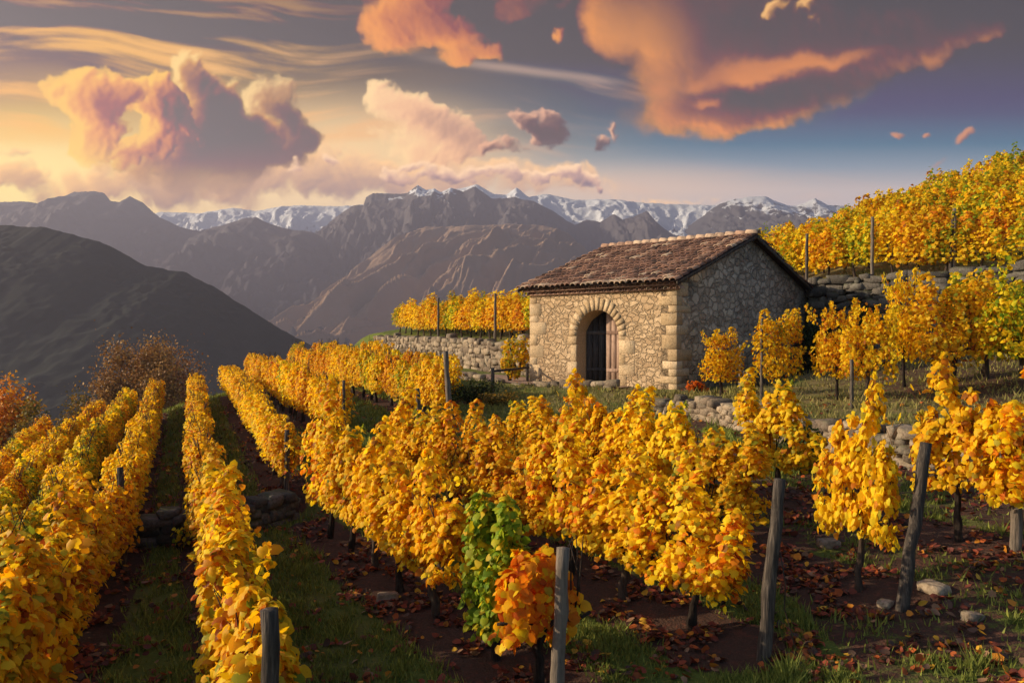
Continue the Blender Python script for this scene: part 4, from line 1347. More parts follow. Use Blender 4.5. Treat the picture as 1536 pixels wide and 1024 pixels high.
def vine_trunk(name, seed, h=0.62, thick=0.045, arms=0.45, canes=5, top=1.3):
    rg = np.random.default_rng(seed)
    mb = MB()
    n = 7
    lean = rg.normal(0, 0.06, 2)
    pts = [(lean[0] * (k / n) ** 1.5 + rg.normal(0, 0.012), lean[1] * (k / n) + rg.normal(0, 0.012), -0.12 + (h + 0.12) * k / n) for k in range(n + 1)]
    mb.tube(pts, [thick * (1.45 - 0.75 * k / n) * (1 + rg.normal(0, 0.10)) for k in range(n + 1)], 7, wob=0.10)
    hd = np.array(pts[-1])
    for s in (-1, 1):
        a = [hd, hd + [s * arms * .35, rg.normal(0, .02), .06], hd + [s * arms * .7, rg.normal(0, .03), .05 + rg.normal(0, .02)], hd + [s * arms, rg.normal(0, .03), .07]]
        mb.tube(a, [thick * .75, thick * .6, thick * .5, thick * .35], 6, wob=0.08)
    for k in range(canes):
        x = rg.uniform(-arms, arms)
        b = hd + [x, 0, .05]
        mb.tube([b, b + [rg.normal(0, .05), rg.normal(0, .06), (top - h) * .5], b + [rg.normal(0, .09), rg.normal(0, .08), (top - h)]], [.010, .008, .004], 4)
    return mb.mesh(name, [M['bark']])


CROWN = {}
TRUNK = {}
for k in range(6):
    CROWN['near%d' % k] = vine_crown('foliage', 100 + k, ['gold', 'gold', 'amber', 'gold', 'lemon', 'gold'][k], n=3300, size=0.074, hx=0.58, hy=0.23, z0=0.60, z1=[1.42, 1.48, 1.36, 1.44, 1.40, 1.54][k], skirt=0.14,
                                     shoots=10, rise=0.46, tmpl=LEAF_FULL, pal2=['amber', 'lemon', 'gold', 'orange', 'gold', 'amber'][k], f2=0.22, stray=8, sl=.5, gapk=.12, taper=.34)
for k in range(3):                       # rows right under the camera: the same plants, larger leaves in the picture
    CROWN['close%d' % k] = vine_crown('foliage', 140 + k, ['gold', 'amber', 'gold'][k], n=2600, size=0.088, hx=0.58, hy=0.22, z0=0.40, z1=1.36, shoots=8, rise=0.20, tmpl=LEAF_FULL,
                                      pal2='lemon', f2=0.2, stray=3, sl=.4)
for k in range(5):                       # clipped hedge-like rows
    CROWN['hedge%d' % k] = vine_crown('foliage', 160 + k, ['gold', 'amber', 'gold', 'lemon', 'gold'][k], n=1900, size=0.072, hx=0.62, hy=0.19, z0=0.40, z1=1.20, shoots=10, rise=0.10, tmpl=LEAF_MID,
                                      pal2=['amber', 'rust', 'lemon', 'green', 'orange'][k], f2=[.2, .12, .25, .25, .10][k], stray=2, sl=.3)
for k in range(4):                       # tall unclipped vines on the terrace beside the hut
    CROWN['tall%d' % k] = vine_crown('foliage', 180 + k, ['gold', 'gold', 'lemon', 'gold'][k], n=2700, size=0.088, hx=0.70, hy=0.48, z0=0.75, z1=[1.9, 2.0, 1.9, 2.1][k], shoots=8, rise=0.40, tmpl=LEAF_MID,
                                     skirt=.35, stray=10, sl=.75, gapk=.2, pal2=['amber', 'amber', 'green', 'lemon'][k], f2=.25)
for k in range(6):                       # rows far off
    CROWN['far%d' % k] = vine_crown('foliage', 200 + k, ['gold', 'lemon', 'amber', 'gold', 'lemon', 'gold'][k], n=900, size=0.135, hx=0.60, hy=0.30, z0=0.55, z1=[1.65, 1.8, 1.6, 1.75, 1.7, 1.9][k], shoots=7, rise=0.25,
                                    tmpl=LEAF_FAR, pal2=['green', 'green', 'rust', 'lemon', 'green', 'amber'][k], f2=[.12, .35, .2, .2, .2, .2][k])
CROWN['green'] = vine_crown('foliage', 231, 'green', n=1500, size=0.080, hx=0.28, hy=0.22, z0=0.34, z1=1.42, shoots=5, rise=0.12, tmpl=LEAF_FULL, pal2='lemon', f2=0.12)
CROWN['flame'] = vine_crown('foliage', 233, 'orange', n=760, size=0.100, hx=0.34, hy=0.22, z0=0.55, z1=1.22, shoots=5, rise=0.10, tmpl=LEAF_FULL, pal2='gold', f2=0.25)
for k in range(4):
    TRUNK['near%d' % k] = vine_trunk('trunk', 300 + k, 0.58, 0.042)
    TRUNK['tall%d' % k] = vine_trunk('trunk', 320 + k, 0.80, 0.055, 0.5, 6, 1.7)
for k in range(3):
    TRUNK['far%d' % k] = vine_trunk('trunk', 340 + k, 0.62, 0.040, 0.4, 3, 1.4)

N_VINES = 0


def vine(x, y, rot, crown, trunk, label, group, sc=1.0, sz=1.0, dz=0.0, sxy=1.0):
    global N_VINES
    N_VINES += 1
    e = empty('grape_vine', (x, y, gz(x, y) + dz), rot, label, 'grape vine', group)
    e.scale = (sc * sxy, sc * sxy, sc * sz)
    link('trunk', TRUNK[trunk], e)
    link('foliage', CROWN[crown], e)
    return e


ORD = ['first', 'second', 'third', 'fourth', 'fifth', 'sixth', 'seventh', 'eighth', 'ninth', 'tenth', 'eleventh', 'twelfth', 'thirteenth', 'fourteenth', 'fifteenth']


def flip(r):
    return r + (pi if random.random() < .5 else 0) + random.gauss(0, 0.05)


# ---- hedge-like rows on the left and behind
HEDGE = {
    'A': (0.95, 'golden vine in the hedge row along the left edge of the grassy path', 'vines of the row left of the grassy path', (1.0, 1.0)),
    'B': (0.95, 'golden vine in the narrow hedge row along the right edge of the grassy path', 'vines of the row right of the grassy path', (1.0, 0.86)),
    'C': (1.0, 'bright yellow vine in the short straight row ending above the low dark wall', 'vines of the row above the low dark wall', (0.98, 0.98)),
    'Z': (1.0, 'yellow green vine in the second row left of the grassy path', 'vines of the second row left of the path', (1.0, 1.0)),
    'Y': (1.1, 'yellow vine in the third row left of the grassy path', 'vines of the third row left of the path', (0.95, 0.95)),
    'X': (1.2, 'yellow vine in the fourth row left of the grassy path', 'vines of the fourth row left of the path', (0.95, 0.95)),
    'W': (1.2, 'yellow vine in the outermost row at the left edge of the vineyard', 'vines of the outermost row on the left', (0.95, 0.95)),
    'D': (1.05, 'yellow vine in the loose row between the short straight row and the yard wall', 'vines of the row below the yard', (1.06, 1.06)),
    'E': (1.05, 'golden vine in the row ending at the two slanting posts below the yard', 'vines of the row ending at two slanting posts', (1.08, 1.08)),
    'Q': (1.1, 'yellow vine in the row just below the pale yard wall', 'vines of the row under the yard wall', (1.05, 1.05)),
}
for row, (step, label, grp, (s0, s1)) in HEDGE.items():
    pl = walk(ROWS[row], step, 0.35)
    for i, (x, y, r) in enumerate(pl):
        rr = math.hypot(x, y)
        if row in 'AB' and rr < 8.2:
            c = 'close%d' % (i % 3); szz = 1.0
        elif rr < 11 and row in 'AB':
            c = 'near%d' % random.choice([0, 1, 3, 5]); szz = 0.95
        else:
            pick = {'Z': [3, 0, 3, 2], 'C': [0, 2, 4, 0], 'A': [0, 1, 2, 4, 1], 'B': [0, 1, 2, 4, 0]}.get(row, [0, 1, 2, 3, 4])
            c = 'hedge%d' % random.choice(pick)
            szz = s0 + (s1 - s0) * min(1, max(0, (rr - 12) / 4))
            if row in 'DEQ':
                szz *= random.uniform(1.0, 1.22)
        vine(x + random.gauss(0, .03), y + random.gauss(0, .03), flip(r), c, 'near%d' % random.randrange(4), label, grp, 1.0, szz * random.uniform(.95, 1.05))
print('hedge vines', N_VINES)

# ---- the four rows in the foreground
FRONT = {
    'F': (0.98, 'row ending at the orange leaves', 0.35),
    'G': (1.06, 'row ending at the central leaning post', 0.50),
    'H': (1.0, 'row ending at a slanting post', 0.25),
    'I': (1.0, 'short row before the dry stone wall', 0.2),
}
FG = 'vines of the foreground rows'
for row, (step, where, st) in FRONT.items():
    for i, (x, y, r) in enumerate(walk(ROWS[row], step, st)):
        c = 'near%d' % random.choice([0, 1, 2, 3, 5, 0, 1])
        szz = random.uniform(0.86, 1.14) * {'F': 1.0, 'G': 0.96, 'H': 0.94, 'I': 1.0}[row]; kind = 'golden'; sc = 1.0; sxy = 1.0
        if row == 'F' and i in (0, 1):
            if i == 1:
                continue
            c, kind, szz = 'green', 'green leaved', 1.02
            x, y = x - 0.30, y + 0.42
        if row == 'H':
            if i == 1:
                continue
            szz *= [1, 1, 1.04, 0.98, 1.0, 1.28, 1.05, 1.0, 1.0][min(i, 8)]
            if i == 0:
                szz, sxy, kind = 1.20, 0.72, 'narrow golden'
        if row == 'I':
            if i:
                continue
            szz = 1.16
        lab = '%s vine, %s from the near end of the %s' % (kind, ORD[i], where)
        if kind == 'green leaved':
            lab = 'green leaved vine among the golden ones in the nearest foreground row'
        vine(x, y, flip(r), c, 'near%d' % random.randrange(4), lab, None if kind != 'golden' else FG, sc, szz, 0, sxy)
vine(0.22, 7.15, 0.4, 'flame', 'near1', 'small vine with flaming orange leaves around the upright foreground post', None)
vine(3.95, 11.9, 2.1, 'near1', 'near2', 'wide golden vine rising in front of the grass terrace, right of the stone hut corner', FG, 1.0, 1.02)
vine(6.1, 9.1, 0.3, 'near3', 'near0', 'golden vine at the right border of the view beside a dark post', FG, 1.0, 1.1)

# ---- tall vines on the terrace right of the hut
UP = [
    # px, distance, crown, scale, scale z, width, label
    (1082, 20.6, 'tall1', 0.80, 0.95, 0.85, 'small solitary golden vine in front of the hut\'s shaded side wall'),
    (1168, 19.2, 'tall3', 0.84, 1.10, 0.88, 'golden vine tied to a thin pale stake, second from the hut'),
    (1255, 18.6, 'tall1', 0.92, 1.08, 0.78, 'golden vine with a drooping left arm, third from the hut'),
    (1300, 18.0, 'tall0', 0.92, 1.12, 0.80, 'yellow vine with a pale trunk on the bare earth terrace, fourth from the hut'),
    (1356, 20.0, 'tall1', 0.95, 1.32, 0.70, 'tallest golden vine before the retaining wall, with a narrow upright top'),
    (1430, 18.6, 'tall3', 1.05, 1.12, 1.1, 'broad golden vine on the terrace before the retaining wall'),
    (1478, 19.6, 'tall2', 1.12, 1.22, 1.1, 'yellow green broad vine on the terrace, beside the right border'),
    (1535, 18.0, 'tall2', 1.05, 1.15, 1.1, 'yellow green vine cut by the right border of the view'),
]
for px, D, c, sc, szz, sx, lab in UP:
    x = (px - 768) / F_PX * D
    vine(x, D, random.uniform(-.5, .5), c, 'tall%d' % random.randrange(4), lab, 'tall vines on the terrace beside the hut', sc, szz, 0, sx)
print('with foreground', N_VINES)

# ---- rows above the yard wall, left of the hut
d2 = (WALL2[1] - WALL2[0]); L2 = np.hypot(*d2); d2 = d2 / L2; n2 = np.array([d2[1], -d2[0]])
for k, (off, a, b, lab) in enumerate(((0.9, 1.0, 22.5, 'yellow vine in the front row on top of the pale yard wall'), (2.7, 0.0, 22.5, 'yellow green vine in the second row above the pale yard wall'),
                                      (4.6, -1.0, 22.0, 'yellow vine in the rearmost row above the pale yard wall'))):
    t = a
    while t < b:
        q = WALL2[0] + d2 * t + n2 * off
        fq = (q - HUT0) @ HX; gq = (q - HUT0) @ HY
        if not (fq > -0.6 and fq < HUT_W + 1 and gq > -1 and gq < HUT_D + .5):
            vine(q[0], q[1], flip(atan2(d2[1], d2[0])), 'far%d' % random.randrange(6), 'far%d' % random.randrange(3), lab, 'vines above the yard wall, row %s' % ORD[k], 1.0, random.uniform(.92, 1.08))
        t += 1.15
print('with yard rows', N_VINES)

# ---- the hillside on the right: near rows plant by plant, the upper rows as one mass
HILL_LAB = ['golden vine in the lowest hillside row, just above the retaining wall', 'yellow vine in the second hillside row above the retaining wall', 'golden vine in the third hillside row above the retaining wall']
cl_V = []; cl_F = []; cl_C = []; cl_n = 0
tr_V = []
PROTO = []
for k in range(6):
    me = CROWN['far%d' % k]
    v = np.empty(len(me.vertices) * 3, np.float32); me.vertices.foreach_get('co', v)
    f = np.empty(len(me.loops), np.int32); me.loops.foreach_get('vertex_index', f)
    c = np.empty(len(me.vertices) * 4, np.float32); me.attributes['leaf'].data.foreach_get('color', c)
    PROTO.append((v.reshape(-1, 3), f.reshape(-1, 3), c.reshape(-1, 4)))
for row in range(12):
    g = 10.15 + row * 2.05
    f = HUT_W + 11.5 - 0.0 * row if row < 3 else HUT_W + 14
    flo = -2.0 if row < 3 else -14 - row * .4
    while f > flo:
        fj = f + random.gauss(0, 0.12); gj = g + random.gauss(0, 0.15) + 0.25 * sin(f * 0.4 + row)
        q = HUT0 + HX * fj + HY * gj
        px = 768 + F_PX * q[0] / q[1]
        rot = atan2(HX[1], HX[0])
        if 1090 < px < 1640 and q[1] > 10:
            if row < 3 and N_VINES < 296:
                vine(q[0], q[1], flip(rot), 'far%d' % random.randrange(6), 'far%d' % random.randrange(3), HILL_LAB[row], 'vines of the %s hillside row' % ORD[row], 1.08, random.uniform(.92, 1.12))
            else:
                v, fc, c = PROTO[random.randrange(6)]
                if row > 6:
                    v, fc, c = v, fc[: len(fc) * 2 // 3], c
                a = flip(rot); s = random.uniform(1.0, 1.22)
                R = np.array([[cos(a), -sin(a), 0], [sin(a), cos(a), 0], [0, 0, 1]])
                cl_V.append((v * [s, s, s * random.uniform(.9, 1.15)]) @ R.T + [q[0], q[1], gz(*q)]); cl_F.append(fc + cl_n); cl_C.append(c * [random.uniform(.8, 1.1)] * 1); cl_n += len(v)
        f -= random.uniform(1.0, 1.3)
print('with hillside', N_VINES, len(cl_V))
me = np_mesh('hillside_vines', np.concatenate(cl_V), [np.concatenate(cl_F)], [M['leaf']], False, {'leaf': ('FLOAT_COLOR', np.concatenate(cl_C))})
tag(link('hillside_vines', me), 'upper rows of golden vines covering the hillside behind the hut', 'grape vines', kind='stuff')
# ================================================================== POSTS, YARD, TREES, SHRUBS
def post(x, y, h, r, lean=(0, 0), label='', group=None, mat='post', seed=0, dz=0.0, wire=None):
    rg = np.random.default_rng(seed + 900)
    z = gz(x, y) + dz
    mb = MB()
    n = 9
    pts = [(lean[0] * k / n + rg.normal(0, .006), lean[1] * k / n + rg.normal(0, .006), -0.25 + (h + 0.25) * k / n) for k in range(n + 1)]
    rad = [r * (1.12 - 0.2 * k / n) * (1 + rg.normal(0, .035)) for k in range(n + 1)]
    mb.tube(pts, rad, 12, wob=0.075)
    if wire is None:
        o = mb.build('vineyard_post', M[mat])
        o.location = (x, y, z)
        tag(o, label, 'post', group)
        return o
    e = empty('vineyard_post', (x, y, z), 0, label, 'post', group)
    mb.build('post_shaft', M[mat], e)
    MB().tube(wire, 0.006, 5).build('anchor_wire', M['iron'], e)
    return e


def at_px(px, D):
    return (px - 768) / F_PX * D, D


GP = 'wooden posts of the vineyard'
post(2.28, 7.25, 1.66, 0.060, (0.16, 0.02), 'tall leaning grey post in the right foreground with a loose wire at its foot', GP, seed=1,
     wire=[(0.16, -.02, 1.0), (0.20, -.05, .72), (0.19, -.05, .5), (0.24, -.08, .3), (0.30, -.12, 0.02)])
post(0.38, 6.85, 1.36, 0.058, (0.06, 0.0), 'upright grey post at the bottom centre beside the orange leaves', GP, seed=2)
post(3.88, 7.95, 1.66, 0.058, (0.36, 0.20), 'slanting sunlit post at the far right behind the solitary vine', GP, seed=3)
post(-1.47, 4.72, 1.72, 0.056, (0.02, 0.03), 'dark weathered post at the near end of the hedge row, lower left', GP, seed=4)
post(-5.62, 11.5, 1.45, 0.050, (-0.05, 0), 'dark post standing in the hedge row left of the grassy path', GP, seed=5)
post(-4.95, 12.95, 1.22, 0.045, (0.01, 0), 'post standing in the narrow hedge row right of the path, by the low wall', GP, seed=6)
post(-3.95, 13.95, 1.12, 0.045, (0.01, 0), 'grey post at the near end of the short straight row above the low dark wall', GP, seed=7)
post(-2.10, 18.35, 1.05, 0.055, (-0.08, 0), 'short slanting post below the yard, left of the taller slanting post', GP, seed=8)
post(-1.42, 18.75, 1.85, 0.065, (-0.15, 0.05), 'taller slanting post at the end of the row below the yard', GP, seed=9)
post(-3.85, 18.2, 1.35, 0.035, (0.0, 0), 'thin post hung with leaves at the end of the loose row below the yard', GP, seed=10)
x, y = at_px(1142, 19.0)
post(x, y, 2.0, 0.033, (0.02, 0), 'thin pale stake beside the vine before the shaded hut wall', GP, seed=11)
x, y = at_px(1279, 17.0)
post(x, y, 1.05, 0.040, (-0.02, 0), 'short pale stake under the fourth vine on the terrace', GP, seed=12)
x, y = at_px(1524, 9.1)
post(x, y, 1.55, 0.055, (0.06, 0), 'dark post at the right border of the view', GP, seed=13)
x, y = at_px(1112, 22.2)
post(x, y, 1.25, 0.05, (0.0, 0), 'short dark stake by the shaded hut wall', GP, seed=14)
for i, (px, g, h, lab) in enumerate(((1210, 9.75, 2.0, 'grey hillside post just right of the hut roof'), (1308, 9.85, 2.3, 'tall pale hillside post on the retaining wall, middle of three'),
                                     (1424, 9.8, 2.2, 'leaning hillside post on the retaining wall, left one of a pair'), (1431, 9.9, 2.3, 'upright hillside post on the retaining wall, right one of a pair'))):
    # where the bearing meets the line g = const
    u = (px - 768) / F_PX
    D = (g + HUT0 @ HY) / (u * HY[0] + HY[1])
    post(u * D, D, h, 0.055, (0.12 if i == 2 else 0.0, 0), lab, GP, seed=20 + i)
for i, (t, off) in enumerate(((13.2, 0.3), (6.0, .3))):
    q = WALL2[0] + d2 * t + n2 * off
    post(q[0], q[1], 2.1, 0.06, (0, 0), ['thick post at the front of the vines above the yard wall, left', 'post among the vines above the yard wall, near the hut'][i], GP, seed=30 + i)

# ---- yard in front of the hut: paving, kerb, rail
def hut_pt(f, g):
    q = HUT0 + HX * f + HY * g
    return q[0], q[1]


def yard():
    m, t, out = new_mat('yard_paving')
    tc = t.node('ShaderNodeTexCoord').outputs['Object']
    mp = t.node('ShaderNodeMapping'); t.put(mp.inputs[0], tc); mp.inputs[3].default_value = (0.8, 1.4, 1)
    e = t.voro(mp.outputs[0], 1.8, 'DISTANCE_TO_EDGE'); n = t.noise(tc, 9, 4, 0.6)
    col = t.mix(n, (0.20, 0.125, 0.09), (0.40, 0.27, 0.20))
    col = t.mix(t.ramp(e, 0.01, 0.05, 0.8, 0), col, (0.10, 0.075, 0.05))
    pbsdf(t, out, col, 0.9, 0.15, t.add(t.mul(t.ramp(e, 0, .06), .6), n), 0.6, 0.02)
    # a path along the front of the hut and on to the left, below the garden wall
    L = [(-9.5, 1.2), (-6, 0.2), (-3, -0.35), (-1, -0.9), (1.0, -1.35), (3.0, -1.25), (4.2, -1.0)]
    Rr = [(-9.5, 3.4), (-6, 2.6), (-3, 2.0), (-.5, 1.2), (0.0, -0.03), (3.0, -0.03), (4.2, -0.03)]
    V = []; F = []
    NS = 40
    la = np.array(L); ra = np.array(Rr)
    k = np.linspace(0, 1, NS); kk = np.linspace(0, 1, len(L))
    for i in range(NS):
        a = np.array([np.interp(k[i], kk, la[:, j]) for j in (0, 1)]); b = np.array([np.interp(k[i], kk, ra[:, j]) for j in (0, 1)])
        for j in range(7):
            q = a + (b - a) * j / 6
            x, y = hut_pt(*q)
            V.append((x, y, max(gz(x, y) + 0.03, HUT_Z - 0.02)))
    for i in range(NS - 1):
        for j in range(6):
            F.append([i * 7 + j, (i + 1) * 7 + j, (i + 1) * 7 + j + 1, i * 7 + j + 1])
    tag(link('path', np_mesh('path', np.array(V), [np.array(F)], [m])), kind='structure')
    pts = [hut_pt(np.interp(q, kk, la[:, 0]), np.interp(q, kk, la[:, 1]) - 0.05) for q in np.linspace(0.30, 1.0, 24)]
    stone_wall('kerb_wall', pts, lambda k: 0.16, M['walling'], 'low kerb of pale stones edging the yard in front of the hut', 'kerb', thick=0.3, size=(0.42, 0.15), seed=41)


yard()


def rail_fence():
    x0, y0 = at_px(739, 25.2)
    x1, y1 = at_px(791, 27.0)
    z0 = gz(x0, y0)
    e = empty('rail_fence', (x0, y0, z0), 0, 'short wooden rail on a square post at the yard edge, left of the hut', 'fence')
    MB().box((-0.06, -0.06, -0.2), (0.06, 0.06, 0.80), 0.003, bevel=.012).build('fence_post', M['post'], e)
    MB().box((x1 - x0 - 0.05, y1 - y0 - 0.05, -0.2), (x1 - x0 + 0.05, y1 - y0 + 0.05, 0.86), 0.003, bevel=.012).build('fence_post', M['post'], e)
    d = Vector((x1 - x0, y1 - y0, 0.05))
    q = MB()
    q.tube([(-0.05, 0, 0.68), (d.x / 2, d.y / 2, 0.70), (d.x + .05, d.y, 0.73)], 0.04, 8)
    q.build('rail', M['post'], e)


rail_fence()


def leaf_bush(name, x, y, rx, ry, h, pal, n, size, label, cat, seed, dz=0.0, parts=True, tmpl=LEAF_MID, mat='leaf', lumps=7):
    rg = np.random.default_rng(seed)
    e = empty(name, (x, y, gz(x, y) + dz), 0, label, cat)
    P = []; O = []
    for k in range(lumps):
        c = np.array([rg.uniform(-.6, .6) * rx, rg.uniform(-.6, .6) * ry, h * rg.uniform(.25, .72)])
        r = np.array([rx, ry, h * .5]) * rg.uniform(.35, .62)
        d = rg.normal(0, 1, (n // lumps, 3)); d /= np.linalg.norm(d, axis=1, keepdims=True)
        P.append(c + d * r * rg.uniform(.35, 1, (len(d), 1)) ** .5); O.append(d)
    P = np.concatenate(P); O = np.concatenate(O)
    keep = P[:, 2] > 0.02
    me = crown_mesh('foliage', [leaf_cloud(P[keep], O[keep], size, pal, rg, tmpl, droop=.3)], M[mat])
    link('foliage', me, e)
    mb = MB()
    for k in range(5):
        a = rg.uniform(0, 2 * pi)
        mb.tube([(0, 0, -.1), (cos(a) * rx * .3, sin(a) * ry * .3, h * .4), (cos(a) * rx * .6, sin(a) * ry * .6, h * .75)], [0.035, 0.02, 0.008], 5)
    mb.build('stem', M['bark'], e)
    return e


x, y = at_px(765, 27.4)
leaf_bush('potted_shrub', x, y, 0.42, 0.4, 0.95, 'lemon', 420, 0.10, 'small yellow shrub in the yard at the left corner of the hut', 'shrub', 61)
x, y = at_px(776, 29.6)
leaf_bush('shrub', x, y, 0.6, 0.5, 1.9, 'lemon', 500, 0.12, 'yellow green climber on the yard wall just left of the hut', 'shrub', 62)
x, y = at_px(706, 23.2)
leaf_bush('shrub', x, y, 0.95, 0.6, 0.75, 'bush', 1500, 0.06, 'low dark green shrub on the shaded bank below the yard', 'shrub', 63)
x, y = at_px(742, 22.3)
leaf_bush('shrub', x, y, 0.7, 0.5, 0.45, 'olive', 800, 0.06, 'low dry olive shrub on the bank below the rail', 'shrub', 64)
x, y = at_px(1046, 21.8)
leaf_bush('shrub', x, y, 0.34, 0.25, 0.42, 'orange', 260, 0.07, 'small orange plant at the foot of the hut corner', 'shrub', 65)
x, y = hut_pt(HUT_W + 0.75, 8.3)
leaf_bush('ivy_bush', x, y, 0.8, 0.9, 2.3, 'bush', 2600, 0.085, 'dark ivy bush in the shade between the hut and the retaining wall', 'bush', 66)
x, y = hut_pt(HUT_W + 2.4, 9.0)
leaf_bush('ivy_bush', x, y, 1.3, 0.45, 2.35, 'bush', 2600, 0.085, 'dark ivy hanging over the left end of the retaining wall', 'bush', 67)
x, y = at_px(268, 12.25)
leaf_bush('vine_shoot', x, y, 0.16, 0.14, 0.42, 'lemon', 60, 0.075, 'small yellow vine shoot on the low dark wall in the grassy path', 'vine shoot', 68)
x, y = at_px(610, 14.6)
leaf_bush('shrub', x, y, 0.42, 0.35, 1.05, 'bush', 700, 0.07, 'dark green weed bush behind the golden front row', 'shrub', 69)
x, y = at_px(1205, 13.3)
leaf_bush('shrub', x, y, 0.55, 0.4, 0.95, 'bush', 1100, 0.075, 'dark green bush before the dry stone wall in the right half', 'shrub', 70)
x, y = at_px(1135, 22.9)


def trough():
    e = empty('stone_trough', (x, y, gz(x, y)), 0.7, 'dark stone trough in the shade at the foot of the hut side wall', 'trough')
    q = MB(); q.box((-0.55, -0.25, -0.1), (0.55, 0.25, 0.45), 0.012, bevel=.03)
    q.build('trough_body', M['walling_dark'], e)
    MB().box((-0.46, -0.17, 0.452), (0.46, 0.17, 0.47), 0.002).build('trough_water', M['inside'], e)


trough()


# ---- trees beyond the crest
def tree(name, x, y, base_z, h, spread, pal, label, seed, n_leaf=2600, size=0.22, bare=0.3, lean=0.0, trunk_r=0.22, levels=4, width=None):
    rg = np.random.default_rng(seed)
    e = empty(name, (x, y, base_z), 0, label, 'tree')
    mb = MB(); tips = []

    def grow(p, d, L, r, lev):
        pts = [p]; q = p.copy(); dd = d.copy()
        for k in range(4):
            dd = dd + rg.normal(0, 0.13, 3); dd[2] += 0.02
            dd /= np.linalg.norm(dd)
            q = q + dd * L / 4
            pts.append(q.copy())
        mb.tube(pts, np.linspace(r, r * 0.62, 5), 6 if lev < 2 else 4)
        if lev >= levels:
            tips.append((pts[2], dd)); tips.append((q, dd)); return
        if lev >= 2:
            tips.append((pts[3], dd))
        nb = (3 if lev < 3 else 2) if lev else 5
        for k in range(nb):
            a = rg.uniform(0, 2 * pi); sp = rg.uniform(0.45, 0.95) * spread
            u = np.cross(dd, [0.3, 0.9, 0.2]); u /= np.linalg.norm(u); w = np.cross(dd, u)
            nd = dd + (u * cos(a) + w * sin(a)) * sp; nd[2] = nd[2] * .8 + 0.12
            nd /= np.linalg.norm(nd)
            st = pts[rg.integers(2, 5)] if lev else pts[rg.integers(2, 5)]
            grow(st.copy(), nd, L * rg.uniform(0.62, 0.84), r * rg.uniform(.45, .62), lev + 1)
    grow(np.array([0, 0, -0.4]), np.array([lean, 0, 1.0]), h * 0.36, trunk_r, 0)
    T = np.array([t[0] for t in tips])
    kz = np.array([1.15, 1.15, 1.0]) * h / (T[:, 2].max() + h * 0.02)
    if width:
        kz[:2] = 0.5 * width / np.percentile(np.hypot(T[:, 0], T[:, 1]), 92)
    mb.V = [v * kz for v in mb.V]; T = T * kz
    mb.build('trunk', M['bark'], e)
    pick = rg.integers(0, len(T), n_leaf)
    P = T[pick] + rg.normal(0, h * 0.045, (n_leaf, 3))
    O = rg.normal(0, 1, (n_leaf, 3)); O /= np.linalg.norm(O, axis=1, keepdims=True)
    link('crown', crown_mesh('crown', [leaf_cloud(P, O, size, pal, rg, LEAF_FAR, droop=.4)], M['dry_leaf']), e)
    return e


def tree_px(px, D, top_py, base_dz, **k):
    x, y = at_px(px, D)
    zb = gz(x, y) + base_dz
    ztop = (HORIZON - top_py) / F_PX * D
    return dict(x=x, y=y, base_z=zb, h=ztop - zb, **k)


for args in (
    dict(name='bare_tree', label='broad brown nearly bare tree beyond the end of the vine rows', pal='brown', seed=81, spread=0.95, n_leaf=20000, size=0.21, trunk_r=.26, width=7.0, levels=5) | dict(px=196, D=60, top=506),
    dict(name='bare_tree', label='slimmer bare brown tree right of the broad brown tree', pal='brown', seed=82, spread=1.0, n_leaf=8000, size=0.22, trunk_r=.2, width=4.6, levels=5) | dict(px=252, D=66, top=510),
    dict(name='bare_tree', label='faint twiggy tree at the right end of the brown trees', pal='brown', seed=83, spread=0.9, n_leaf=2400, size=0.18, trunk_r=.14, width=3.4, levels=5) | dict(px=292, D=70, top=532),
    dict(name='autumn_tree', label='rust orange tree at the left edge below the dark hill', pal='rust', seed=84, spread=1.1, n_leaf=15000, size=0.24, trunk_r=.24, width=4.6, levels=5) | dict(px=28, D=52, top=562),
    dict(name='olive_tree', label='low olive green tree in front of the rust orange tree', pal='olive', seed=85, spread=1.1, n_leaf=15000, size=0.2, trunk_r=.2, width=4.2, levels=5) | dict(px=62, D=46, top=602),
    dict(name='olive_tree', label='small brown bush tree left of the broad brown tree', pal='olive', seed=86, spread=1.1, n_leaf=9000, size=0.19, trunk_r=.16, width=3.4, levels=5) | dict(px=132, D=56, top=580),
):
    px, D, top = args.pop('px'), args.pop('D'), args.pop('top')
    k = tree_px(px, D, top, 0.0)
    tree(args['name'], k['x'], k['y'], k['base_z'], max(k['h'], 3.0) * 0.98, args['spread'], args['pal'], args['label'], args['seed'], args['n_leaf'], args['size'], trunk_r=args['trunk_r'], width=args['width'], levels=args['levels'])
# ================================================================== GRASS AND FALLEN LEAVES
def mat_attr(name, attr, rough=0.8, trans=0.25):
    m, t, out = new_mat(name)
    a = t.node('ShaderNodeAttribute', attribute_name=attr).outputs['Color']
    p = t.node('ShaderNodeBsdfPrincipled'); t.put(p.inputs['Base Color'], a)
    p.inputs['Roughness'].default_value = rough; p.inputs['Specular IOR Level'].default_value = 0.2
    tr = t.node('ShaderNodeBsdfTranslucent'); t.put(tr.inputs[0], a)
    mx = t.node('ShaderNodeMixShader'); mx.inputs[0].default_value = trans
    t.l.new(p.outputs[0], mx.inputs[1]); t.l.new(tr.outputs[0], mx.inputs[2]); t.l.new(mx.outputs[0], out.inputs[0])
    return m


def scatter(n, rmin, rmax, amax, rg, power=1.0):
    r = rmin * (rmax / rmin) ** (rg.random(n) ** power)
    a = rg.uniform(-amax, amax, n)
    return r * np.sin(a), r * np.cos(a)


